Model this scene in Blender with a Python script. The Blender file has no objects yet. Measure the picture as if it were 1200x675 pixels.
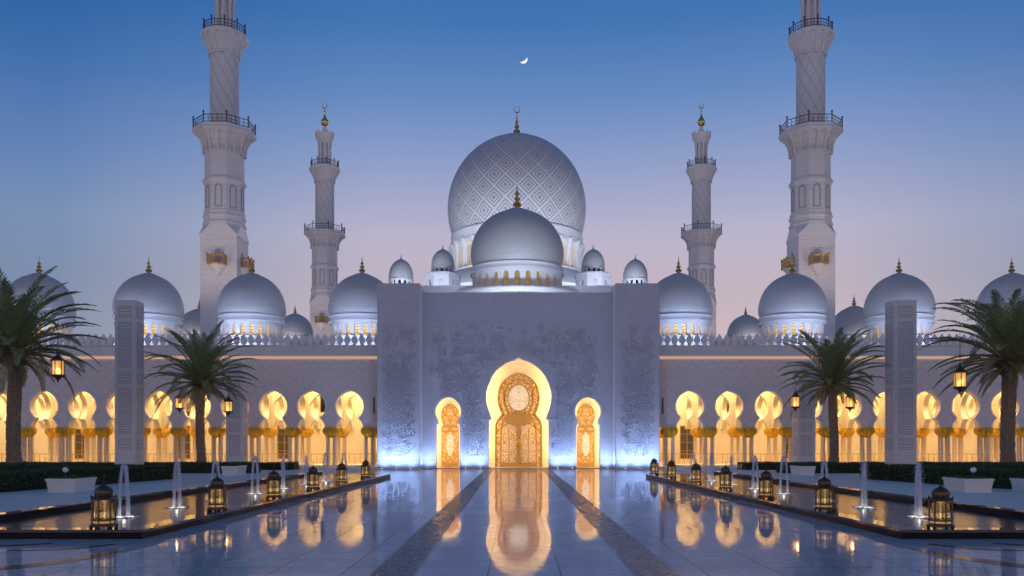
import bpy, bmesh, math, random
from math import sin, cos, pi, radians, sqrt, atan2
from mathutils import Vector, Matrix
from mathutils.geometry import tessellate_polygon

scene = bpy.context.scene
COL = scene.collection
R = radians
rnd = random.Random(7)

# ------------------------------------------------------------------ camera
cam_d = bpy.data.cameras.new("camera")
cam = bpy.data.objects.new("camera", cam_d)
COL.objects.link(cam)
cam.location = (-0.13, 0.0, 2.0)
cam.rotation_euler = (R(90), 0, 0)
cam_d.sensor_width = 36
cam_d.lens = 30.0
cam_d.shift_x = -4.5 / 1200
cam_d.shift_y = 179.5 / 1200
cam_d.clip_start = 0.1
cam_d.clip_end = 9000
scene.camera = cam

# ------------------------------------------------------------------ sky, after sunset
world = bpy.data.worlds.new("World")
scene.world = world
world.use_nodes = True
wn, wl = world.node_tree.nodes, world.node_tree.links
wn.clear()
w_out = wn.new('ShaderNodeOutputWorld')
w_bg = wn.new('ShaderNodeBackground')
w_bg.inputs['Strength'].default_value = 1.0
sky = wn.new('ShaderNodeTexSky')
sky.sky_type = 'NISHITA'
sky.sun_disc = False
sky.sun_elevation = R(1.0)
sky.sun_rotation = R(8)
sky.altitude = 0
tc = wn.new('ShaderNodeTexCoord')
sep = wn.new('ShaderNodeSeparateXYZ')
wl.new(tc.outputs['Generated'], sep.inputs[0])
ramp = wn.new('ShaderNodeValToRGB')
wl.new(sep.outputs['Z'], ramp.inputs[0])
def lin(c):
    return tuple(((x / 255) / 12.92 if x <= 10 else (((x / 255) + .055) / 1.055) ** 2.4) for x in c) + (1,)
stops = [(0.0, (214, 190, 188)), (0.10, (204, 184, 189)), (0.17, (191, 177, 191)), (0.23, (184, 179, 202)), (0.296, (148, 161, 201)),
         (0.37, (101, 138, 192)), (0.437, (66, 116, 179)), (0.52, (50, 100, 165)), (1.0, (38, 76, 132))]
cr = ramp.color_ramp
cr.interpolation = 'LINEAR'
while len(cr.elements) < len(stops):
    cr.elements.new(0.5)
for e, (p, c) in zip(cr.elements, stops):
    e.position = p
    e.color = lin(c)
mul = wn.new('ShaderNodeMixRGB'); mul.blend_type = 'ADD'; mul.inputs[0].default_value = 0.004
wl.new(ramp.outputs[0], mul.inputs[1]); wl.new(sky.outputs[0], mul.inputs[2])
# the afterglow is behind the mosque; the unseen sky opposite is brightened and warmed to lift the walls
hv_ = wn.new('ShaderNodeVectorMath'); hv_.operation = 'MULTIPLY'; hv_.inputs[1].default_value = (1, 1, 0)
wl.new(tc.outputs['Generated'], hv_.inputs[0])
hn_ = wn.new('ShaderNodeVectorMath'); hn_.operation = 'NORMALIZE'; wl.new(hv_.outputs[0], hn_.inputs[0])
hd_ = wn.new('ShaderNodeVectorMath'); hd_.operation = 'DOT_PRODUCT'; hd_.inputs[1].default_value = (sin(R(5)), cos(R(5)), 0)
wl.new(hn_.outputs[0], hd_.inputs[0])
hm_ = wn.new('ShaderNodeMath'); hm_.operation = 'MULTIPLY_ADD'; hm_.inputs[1].default_value = .5; hm_.inputs[2].default_value = .5
wl.new(hd_.outputs['Value'], hm_.inputs[0])
tint = wn.new('ShaderNodeValToRGB'); tr_ = tint.color_ramp
ts = [(0.0, (1.32, 1.14, .96)), (.40, (1.15, 1.04, .92)), (.66, (.60, .70, .76)), (.86, (.34, .56, .74)), (.918, (.40, .62, .79)), (.962, (.74, .85, .91)), (.985, (1, 1, 1))]
while len(tr_.elements) < len(ts): tr_.elements.new(.5)
for e, (p, c) in zip(tr_.elements, ts): e.position = p; e.color = c + (1,)
wl.new(hm_.outputs[0], tint.inputs[0])
mul2 = wn.new('ShaderNodeMixRGB'); mul2.blend_type = 'MULTIPLY'; mul2.inputs[0].default_value = 1
wl.new(mul.outputs[0], mul2.inputs[1]); wl.new(tint.outputs[0], mul2.inputs[2])
wl.new(mul2.outputs[0], w_bg.inputs['Color'])
wl.new(w_bg.outputs[0], w_out.inputs['Surface'])

sd = bpy.data.lights.new("sun", 'SUN')
sd.energy = 0.22
sd.angle = R(30)
sd.color = (1.0, 0.72, 0.70)
sun = bpy.data.objects.new("sun", sd)
sun.rotation_euler = (R(-84), 0, R(-8))
COL.objects.link(sun)

vs = scene.view_settings
vs.view_transform = 'Standard'
vs.look = 'None'
vs.exposure = 0
vs.gamma = 1
vs.use_curve_mapping = False
try:
    scene.cycles.max_bounces = 6
    scene.cycles.diffuse_bounces = 3
    scene.cycles.glossy_bounces = 4
    scene.cycles.transparent_max_bounces = 16
    scene.cycles.sample_clamp_indirect = 6
    scene.cycles.use_denoising = True
except Exception:
    pass

# ------------------------------------------------------------------ materials
def mat_new(name):
    m = bpy.data.materials.new(name)
    m.use_nodes = True
    nt = m.node_tree
    nt.nodes.clear()
    out = nt.nodes.new('ShaderNodeOutputMaterial')
    b = nt.nodes.new('ShaderNodeBsdfPrincipled')
    nt.links.new(b.outputs[0], out.inputs[0])
    return m, nt, b, out

class G:
    """small node helper"""
    def __init__(s, nt): s.nt = nt
    def n(s, t, **k):
        x = s.nt.nodes.new(t)
        for a, v in k.items(): setattr(x, a, v)
        return x
    def m(s, op, a, b=None, c=None, clamp=False):
        x = s.nt.nodes.new('ShaderNodeMath'); x.operation = op; x.use_clamp = clamp
        for i, v in enumerate((a, b, c)):
            if v is None: continue
            if isinstance(v, (int, float)): x.inputs[i].default_value = v
            else: s.nt.links.new(v, x.inputs[i])
        return x.outputs[0]
    def l(s, a, b): s.nt.links.new(a, b)
    def xyz(s):
        t = s.n('ShaderNodeTexCoord'); p = s.n('ShaderNodeSeparateXYZ'); s.l(t.outputs['Object'], p.inputs[0])
        return p.outputs[0], p.outputs[1], p.outputs[2], t.outputs['Object']
    def vec(s, a, b, c=0.0):
        x = s.n('ShaderNodeCombineXYZ')
        for i, v in enumerate((a, b, c)):
            if isinstance(v, (int, float)): x.inputs[i].default_value = v
            else: s.l(v, x.inputs[i])
        return x.outputs[0]
    def mix(s, f, a, b):
        x = s.n('ShaderNodeMixRGB')
        for i, v in enumerate((f, a, b)):
            if isinstance(v, (int, float)): x.inputs[i].default_value = v
            elif isinstance(v, tuple): x.inputs[i].default_value = v if len(v) == 4 else v + (1,)
            else: s.l(v, x.inputs[i])
        return x.outputs[0]
    def noise(s, v, scale, detail=3, rough=.5):
        x = s.n('ShaderNodeTexNoise'); x.inputs['Scale'].default_value = scale
        x.inputs['Detail'].default_value = detail; x.inputs['Roughness'].default_value = rough
        s.l(v, x.inputs['Vector']); return x.outputs['Fac']
    def bump(s, h, strength, dist, nrm=None):
        x = s.n('ShaderNodeBump'); x.inputs['Strength'].default_value = strength
        x.inputs['Distance'].default_value = dist; s.l(h, x.inputs['Height'])
        if nrm is not None: s.l(nrm, x.inputs['Normal'])
        return x.outputs[0]

def simple(name, col, rough=.5, metal=0.0, nscale=0, nvar=.2, bump=0.0, spec=.5):
    m, nt, b, o = mat_new(name); g = G(nt)
    b.inputs['Roughness'].default_value = rough
    b.inputs['Metallic'].default_value = metal
    b.inputs['Specular IOR Level'].default_value = spec
    b.inputs['Base Color'].default_value = col + (1,)
    if nscale:
        X, Y, Z, P = g.xyz()
        f = g.noise(P, nscale, 4)
        lo = tuple(c * (1 - nvar) for c in col); hi = tuple(min(1, c * (1 + nvar)) for c in col)
        g.l(g.mix(f, lo, hi), b.inputs['Base Color'])
        if bump: g.l(g.bump(f, .6, bump), b.inputs['Normal'])
    return m

def emis(name, col, strength):
    m, nt, b, o = mat_new(name); nt.nodes.remove(b)
    e = nt.nodes.new('ShaderNodeEmission'); e.inputs[0].default_value = col + (1,); e.inputs[1].default_value = strength
    nt.links.new(e.outputs[0], o.inputs[0]); return m

def marble(name, col=(.74, .73, .72), bw=1.0, bh=.5, mortar=.012, rough=.38, mode='wall', groove=.004, lattice=0.0, dark=.72):
    """white marble cladding with fine joints; mode wall: (x+y, z); mode dome: (angle, z)"""
    m, nt, b, o = mat_new(name); g = G(nt)
    X, Y, Z, P = g.xyz()
    if mode == 'wall':
        uv = g.vec(g.m('ADD', X, Y), Z)
    else:
        ang = g.m('ARCTAN2', Y, X)
        uv = g.vec(g.m('MULTIPLY', ang, mode), Z)
    br = g.n('ShaderNodeTexBrick'); br.offset = .5
    br.inputs['Scale'].default_value = 1.0
    br.inputs['Brick Width'].default_value = bw; br.inputs['Row Height'].default_value = bh
    br.inputs['Mortar Size'].default_value = mortar; br.inputs['Mortar Smooth'].default_value = .2
    br.inputs['Color1'].default_value = tuple(c * .97 for c in col) + (1,)
    br.inputs['Color2'].default_value = tuple(min(1, c * 1.04) for c in col) + (1,)
    br.inputs['Mortar'].default_value = tuple(c * dark for c in col) + (1,)
    g.l(uv, br.inputs['Vector'])
    nz = g.noise(P, .8, 5, .6)
    c2 = g.mix(g.m('MULTIPLY', nz, .35), br.outputs['Color'], tuple(c * .84 for c in col))
    h = g.m('MULTIPLY', g.m('SUBTRACT', 1.0, br.outputs['Fac']), 1.0)
    if lattice:
        a = g.m('ABSOLUTE', g.m('SUBTRACT', g.m('FRACT', g.m('MULTIPLY', g.m('ADD', g.m('ADD', X, Y), Z), lattice)), .5))
        c = g.m('ABSOLUTE', g.m('SUBTRACT', g.m('FRACT', g.m('MULTIPLY', g.m('SUBTRACT', g.m('ADD', X, Y), Z), lattice)), .5))
        k = g.m('MINIMUM', a, c)
        h = g.m('ADD', h, g.m('GREATER_THAN', k, .12))
        c2 = g.mix(g.m('MULTIPLY', g.m('LESS_THAN', k, .12), .22), c2, tuple(x * .7 for x in col))
    g.l(c2, b.inputs['Base Color'])
    b.inputs['Roughness'].default_value = rough
    g.l(g.bump(h, .8, groove), b.inputs['Normal'])
    return m

M = {}
M['wall'] = marble('marble_wall', (.70, .69, .70), 1.2, .6, .010, .45, dark=.82)
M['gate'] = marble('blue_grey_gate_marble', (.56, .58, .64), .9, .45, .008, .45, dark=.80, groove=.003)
M['lattice_wall'] = marble('marble_lattice_wall', (.72, .66, .65), 1.2, .6, .010, .45, lattice=1.4, groove=.006)
M['cream'] = marble('cream_marble', (.80, .74, .62), .9, .6, .008, .4)
M['tower'] = marble('tower_marble', (.74, .71, .70), .8, .5, .014, .5, dark=.74)
M['column'] = simple('warm_column_marble', (.66, .57, .47), .35, 0, 3, .12)
M['plain'] = simple('plain_marble', (.75, .73, .72), .4, 0, 1.2, .06)
M['dome'] = marble('dome_tiles', (.52, .50, .48), .40, .22, .010, .48, mode=2.8, dark=.80, groove=.002)
M['dome_big'] = marble('front_dome_tiles', (.50, .485, .47), .50, .27, .013, .48, mode=4.5, dark=.78, groove=.003)

def diamond_dome():
    m, nt, b, o = mat_new('diamond_relief_marble'); g = G(nt)
    X, Y, Z, P = g.xyz()
    N = 20
    u = g.m('MULTIPLY', g.m('DIVIDE', g.m('ARCTAN2', Y, X), 2 * pi), N)
    r = g.m('SQRT', g.m('ADD', g.m('MULTIPLY', X, X), g.m('MULTIPLY', Y, Y)))
    e = g.m('MULTIPLY', g.m('DIVIDE', g.m('ARCTAN2', Z, r), 2 * pi), N)
    a = g.m('ABSOLUTE', g.m('SUBTRACT', g.m('FRACT', u), .5))
    c = g.m('ABSOLUTE', g.m('SUBTRACT', g.m('FRACT', g.m('ADD', e, .25)), .5))
    s = g.m('ADD', a, c)
    t = g.m('ABSOLUTE', g.m('SUBTRACT', s, .5))
    f = g.m('FRACT', g.m('ADD', g.m('MULTIPLY', t, 6.0), .5))
    line = g.m('LESS_THAN', f, .36)
    core = g.m('GREATER_THAN', t, .40)
    line = g.m('MAXIMUM', line, g.m('MULTIPLY', core, .45))
    nz = g.noise(P, 6, 3)
    col = g.mix(g.m('MULTIPLY', line, g.m('ADD', .6, g.m('MULTIPLY', nz, .4))), (.68, .65, .64), (.26, .26, .29))
    g.l(col, b.inputs['Base Color'])
    b.inputs['Roughness'].default_value = .42
    g.l(g.bump(g.m('SUBTRACT', 1.0, line), 1.0, .10), b.inputs['Normal'])
    return m
M['diamond'] = diamond_dome()

def twist_mat():
    m, nt, b, o = mat_new('twisted_shaft_marble'); g = G(nt)
    X, Y, Z, P = g.xyz()
    u = g.m('MULTIPLY', g.m('DIVIDE', g.m('ARCTAN2', Y, X), 2 * pi), 9)
    k1 = g.m('ABSOLUTE', g.m('SUBTRACT', g.m('FRACT', g.m('ADD', u, g.m('MULTIPLY', Z, .55))), .5))
    k2 = g.m('ABSOLUTE', g.m('SUBTRACT', g.m('FRACT', g.m('SUBTRACT', u, g.m('MULTIPLY', Z, .55))), .5))
    ln = g.m('MAXIMUM', g.m('LESS_THAN', k1, .055), g.m('MULTIPLY', g.m('LESS_THAN', k2, .04), .5))
    g.l(g.mix(g.m('MULTIPLY', ln, .6), (.70, .67, .66), (.42, .40, .42)), b.inputs['Base Color'])
    b.inputs['Roughness'].default_value = .5
    g.l(g.bump(g.m('SUBTRACT', 1.0, ln), 1.0, .04), b.inputs['Normal'])
    return m
M['twist'] = twist_mat()

M['gold'] = simple('gilded_metal', (.80, .52, .16), .28, .9, 8, .25, .004)
M['capital'] = simple('gilded_capital', (.92, .43, .035), .42, .25, 16, .55, .04)
M['bronze'] = simple('dark_bronze', (.13, .085, .055), .38, .8, 30, .5, .003)
M['rail'] = simple('bronze_railing', (.13, .105, .095), .45, .6, 10, .3)
M['goldrail'] = simple('gilt_railing', (.50, .31, .09), .4, .7, 10, .3)
M['black_stone'] = simple('black_granite', (.010, .011, .014), .5, 0, 30, .4, spec=.15)
M['kerb_top'] = simple('polished_grey_granite', (.05, .055, .07), .03, 0, 25, .3)
M['hedge_core'] = simple('hedge_core', (.012, .02, .008), .9)
M['niche_dark'] = simple('shadowed_blind_window', (.36, .35, .38), .6, 0, 3, .1)  # recess shade put into the grey; joints and carved panels share it
M['lit_pane'] = None
M['dark_glass'] = simple('dark_window_glass', (.05, .06, .08), .08, 0)
M['white_glow'] = emis('lamp_glow_cool', (.80, .88, 1.0), 9)
M['flame'] = emis('candle_light', (1.0, .66, .28), .85)
M['cove'] = emis('warm_led_strip', (1.0, .64, .50), .52)
M['candle'] = emis('warm_lamp_glow', (1.0, .62, .24), 3.0)
M['candle_soft'] = emis('frosted_warm_glass', (1.0, .58, .22), .36)
M['globe'] = simple('opal_globe', (.85, .85, .85), .3)

def lit_pane():
    m, nt, b, o = mat_new('lit_window_pane'); g = G(nt)
    X, Y, Z, P = g.xyz()
    n = g.noise(P, 2.2, 2)
    gx = g.m('ABSOLUTE', g.m('SUBTRACT', g.m('FRACT', g.m('MULTIPLY', X, 5.0)), .5))
    gz = g.m('ABSOLUTE', g.m('SUBTRACT', g.m('FRACT', g.m('MULTIPLY', Z, 4.0)), .5))
    bar = g.m('MAXIMUM', g.m('LESS_THAN', gx, .08), g.m('LESS_THAN', gz, .08))
    g.l(g.mix(bar, (.5, .4, .2), (.2, .12, .03)), b.inputs['Base Color'])
    b.inputs['Roughness'].default_value = .3
    g.l(g.mix(n, (.55, .30, .06), (1.0, .66, .22)), b.inputs['Emission Color'])
    g.l(g.m('MULTIPLY', g.m('SUBTRACT', 1.0, g.m('MULTIPLY', bar, .7)), g.m('MULTIPLY', n, 1.7)), b.inputs['Emission Strength'])
    return m
M['lit_pane'] = lit_pane()

def gold_screen(name, scale, holes=(1.0, .72, .40), hs=.8, width=.10, base=(.86, .48, .07)):
    """gilt openwork over back-lit glass"""
    m, nt, b, o = mat_new(name); g = G(nt)
    X, Y, Z, P = g.xyz()
    sx = g.m('ABSOLUTE', X)
    v2 = g.vec(sx, 0.0, Z)
    vo = g.n('ShaderNodeTexVoronoi'); vo.feature = 'DISTANCE_TO_EDGE'; vo.inputs['Scale'].default_value = scale
    g.l(v2, vo.inputs['Vector'])
    v1 = g.n('ShaderNodeTexVoronoi'); v1.feature = 'F1'; v1.inputs['Scale'].default_value = scale * 1.0
    g.l(v2, v1.inputs['Vector'])
    ringy = g.m('LESS_THAN', g.m('FRACT', g.m('MULTIPLY', v1.outputs['Distance'], 4.5)), .45)
    metal = g.m('MAXIMUM', g.m('LESS_THAN', vo.outputs['Distance'], width), ringy)
    n = g.noise(v2, scale * 2.2, 2)
    cc = g.mix(n, tuple(c * .28 for c in base), base)
    g.l(g.mix(metal, (.5, .45, .35), cc), b.inputs['Base Color'])
    b.inputs['Roughness'].default_value = .35
    g.l(g.m('MULTIPLY', metal, .55), b.inputs['Metallic'])
    b.inputs['Emission Color'].default_value = holes + (1,)
    g.l(g.m('MULTIPLY', g.m('SUBTRACT', 1.0, metal), hs), b.inputs['Emission Strength'])
    g.l(g.bump(g.m('MULTIPLY', metal, g.m('ADD', .5, n)), 1.0, .06), b.inputs['Normal'])
    return m
M['screen'] = gold_screen('gilt_vine_screen', 3.0, hs=.22)
M['screen_fine'] = gold_screen('gilt_fine_screen', 4.4, holes=(1.0, .80, .58), hs=.36, width=.06)
M['medallion'] = gold_screen('white_glass_medallion', 6.0, holes=(1.0, .90, .78), hs=.62, width=.05, base=(.85, .74, .52))

def lattice_panel():
    m, nt, b, o = mat_new('pierced_lantern_panel'); g = G(nt)
    X, Y, Z, P = g.xyz()
    vo = g.n('ShaderNodeTexVoronoi'); vo.feature = 'DISTANCE_TO_EDGE'; vo.inputs['Scale'].default_value = 42
    g.l(P, vo.inputs['Vector'])
    metal = g.m('LESS_THAN', vo.outputs['Distance'], .15)
    tr = g.n('ShaderNodeBsdfTransparent'); mx = g.n('ShaderNodeMixShader')
    b.inputs['Base Color'].default_value = (.07, .05, .035, 1); b.inputs['Metallic'].default_value = .8
    b.inputs['Roughness'].default_value = .4
    g.l(metal, mx.inputs[0]); g.l(tr.outputs[0], mx.inputs[1]); g.l(b.outputs[0], mx.inputs[2])
    g.l(mx.outputs[0], o.inputs[0]); return m
M['lantern_panel'] = lattice_panel()

def glass_mat():
    m, nt, b, o = mat_new('clear_lantern_glass'); g = G(nt)
    tr = g.n('ShaderNodeBsdfTransparent'); tr.inputs[0].default_value = (1, .88, .62, 1)
    b.inputs['Base Color'].default_value = (.6, .42, .15, 1); b.inputs['Roughness'].default_value = .1
    b.inputs['Emission Color'].default_value = (1, .55, .16, 1); b.inputs['Emission Strength'].default_value = .7
    mx = g.n('ShaderNodeMixShader'); mx.inputs[0].default_value = .55
    g.l(tr.outputs[0], mx.inputs[1]); g.l(b.outputs[0], mx.inputs[2]); g.l(mx.outputs[0], o.inputs[0]); return m
M['lantern_glass'] = glass_mat()

def floor_mat():
    m, nt, b, o = mat_new('polished_white_marble_floor'); g = G(nt)
    X, Y, Z, P = g.xyz()
    uv = g.vec(g.m('ADD', X, .55), Y)
    br = g.n('ShaderNodeTexBrick'); br.offset = 0
    br.inputs['Scale'].default_value = 1; br.inputs['Brick Width'].default_value = 1.1; br.inputs['Row Height'].default_value = .9
    br.inputs['Mortar Size'].default_value = .013; br.inputs['Mortar Smooth'].default_value = .1
    br.inputs['Color1'].default_value = (.72, .74, .78, 1); br.inputs['Color2'].default_value = (.82, .83, .86, 1)
    br.inputs['Mortar'].default_value = (.14, .15, .18, 1)
    g.l(uv, br.inputs['Vector'])
    vn = g.n('ShaderNodeTexNoise'); vn.inputs['Scale'].default_value = 1.1; vn.inputs['Detail'].default_value = 8
    vn.inputs['Roughness'].default_value = .65; vn.inputs['Distortion'].default_value = 1.6
    g.l(P, vn.inputs['Vector'])
    vein = g.m('SUBTRACT', 1.0, g.m('MULTIPLY', g.m('ABSOLUTE', g.m('SUBTRACT', vn.outputs['Fac'], .5)), 9.0), clamp=True)
    vein = g.m('MAXIMUM', vein, 0.0)
    c = g.mix(g.m('MULTIPLY', vein, .28), br.outputs['Color'], (.30, .33, .40))
    g.l(c, b.inputs['Base Color'])
    rn = g.noise(P, 2.2, 4)
    sb = g.n('ShaderNodeSeparateColor'); g.l(br.outputs['Color'], sb.inputs[0])
    slab = g.m('MULTIPLY', g.m('SUBTRACT', sb.outputs[0], .70), .12)
    g.l(g.m('ADD', g.m('ADD', .012, slab), g.m('MULTIPLY', rn, .045)), b.inputs['Roughness'])
    g.l(g.m('SUBTRACT', .5, g.m('MULTIPLY', br.outputs['Fac'], .45)), b.inputs['Specular IOR Level'])
    b.inputs['IOR'].default_value = 2.3
    # slabs are never quite level: fine cross-wise unevenness
    wv = g.noise(g.vec(g.m('MULTIPLY', X, .35), g.m('MULTIPLY', Y, 3.2)), 1.4, 3)
    hs = g.m('ADD', g.m('MULTIPLY', wv, .35), g.m('MULTIPLY', g.m('SUBTRACT', 1.0, br.outputs['Fac']), .25))
    g.l(g.bump(hs, .32, .006), b.inputs['Normal'])
    return m
M['floor'] = floor_mat()

def mosaic_mat():
    m, nt, b, o = mat_new('grey_mosaic_band'); g = G(nt)
    X, Y, Z, P = g.xyz()
    vo = g.n('ShaderNodeTexVoronoi'); vo.inputs['Scale'].default_value = 16; g.l(P, vo.inputs['Vector'])
    ve = g.n('ShaderNodeTexVoronoi'); ve.feature = 'DISTANCE_TO_EDGE'; ve.inputs['Scale'].default_value = 16; g.l(P, ve.inputs['Vector'])
    sp = g.n('ShaderNodeSeparateColor'); g.l(vo.outputs['Color'], sp.inputs[0])
    c = g.mix(sp.outputs[0], (.02, .023, .03), (.12, .12, .13))
    c = g.mix(g.m('LESS_THAN', ve.outputs['Distance'], .07), c, (.17, .17, .18))
    g.l(c, b.inputs['Base Color'])
    g.l(g.m('ADD', .16, g.m('MULTIPLY', sp.outputs[1], .25)), b.inputs['Roughness'])
    b.inputs['Specular IOR Level'].default_value = .28
    g.l(g.bump(sp.outputs[2], .7, .012), b.inputs['Normal'])
    return m
M['mosaic'] = mosaic_mat()
M['inlay'] = simple('brown_stone_inlay', (.16, .135, .13), .15, 0, 3, .2)
M['inlay_dark'] = simple('dark_stone_inlay', (.05, .055, .07), .15, 0, 3, .2)
M['paving'] = marble('pale_terrace_paving', (.82, .72, .62), 1.2, .8, .01, .45, groove=.002)
M['paving'].node_tree.nodes['Principled BSDF'].inputs['Specular IOR Level'].default_value = .15
M['sand'] = simple('desert_ground', (.30, .25, .20), .9, 0, .2, .2)
M['relief'] = simple('shade_toned_relief', (.48, .50, .56), .45, 0, 2, .1)  # shade of the deep carving put into a tone darker than the wall

def water_mat():
    m, nt, b, o = mat_new('pool_water'); g = G(nt)
    X, Y, Z, P = g.xyz()
    b.inputs['Base Color'].default_value = (.012, .05, .085, 1)
    b.inputs['Roughness'].default_value = .13
    b.inputs['IOR'].default_value = 1.33
    w1 = g.noise(g.vec(g.m('MULTIPLY', X, .8), Y), 2.4, 3)
    w2 = g.noise(P, 9, 2)
    g.l(g.bump(g.m('ADD', w1, g.m('MULTIPLY', w2, .25)), .35, .03), b.inputs['Normal'])
    return m
M['water'] = water_mat()

def jet_mat(name, fac):
    m, nt, b, o = mat_new(name); g = G(nt)
    X, Y, Z, P = g.xyz()
    tr = g.n('ShaderNodeBsdfTransparent')
    b.inputs['Base Color'].default_value = (.85, .88, .95, 1); b.inputs['Roughness'].default_value = .25
    b.inputs['Subsurface Weight'].default_value = 0
    tl = g.n('ShaderNodeBsdfTranslucent'); tl.inputs[0].default_value = (.9, .92, 1, 1)
    ad = g.n('ShaderNodeMixShader'); ad.inputs[0].default_value = .5
    g.l(b.outputs[0], ad.inputs[1]); g.l(tl.outputs[0], ad.inputs[2])
    n = g.noise(g.vec(g.m('MULTIPLY', X, 1.0), g.m('MULTIPLY', Y, 1.0), g.m('MULTIPLY', Z, .35)), 45, 3)
    mx = g.n('ShaderNodeMixShader')
    g.l(g.m('MULTIPLY', g.m('MULTIPLY', n, 2.0), fac, clamp=True), mx.inputs[0])
    g.l(tr.outputs[0], mx.inputs[1]); g.l(ad.outputs[0], mx.inputs[2]); g.l(mx.outputs[0], o.inputs[0]); return m
M['jet'] = jet_mat('falling_water', .55)
M['foam'] = jet_mat('water_foam', 1.1)

def leaf_mat(name, c1, c2, rough=.55):
    m, nt, b, o = mat_new(name); g = G(nt)
    X, Y, Z, P = g.xyz()
    n = g.noise(P, 3.5, 3)
    g.l(g.mix(n, c1, c2), b.inputs['Base Color'])
    b.inputs['Roughness'].default_value = rough
    tl = g.n('ShaderNodeBsdfTranslucent'); g.l(g.mix(n, c1, c2), tl.inputs[0])
    mx = g.n('ShaderNodeMixShader'); mx.inputs[0].default_value = .25
    g.l(b.outputs[0], mx.inputs[1]); g.l(tl.outputs[0], mx.inputs[2]); g.l(mx.outputs[0], o.inputs[0]); return m
M['frond'] = leaf_mat('palm_frond_green', (.17, .24, .09), (.36, .42, .18))
M['frond_dry'] = leaf_mat('palm_frond_olive', (.26, .22, .10), (.42, .36, .18))
M['hedge'] = leaf_mat('clipped_hedge_leaves', (.03, .06, .015), (.09, .13, .04))
M['trunk'] = simple('palm_bark', (.27, .20, .14), .9, 0, 11, .75, .05)

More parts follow.
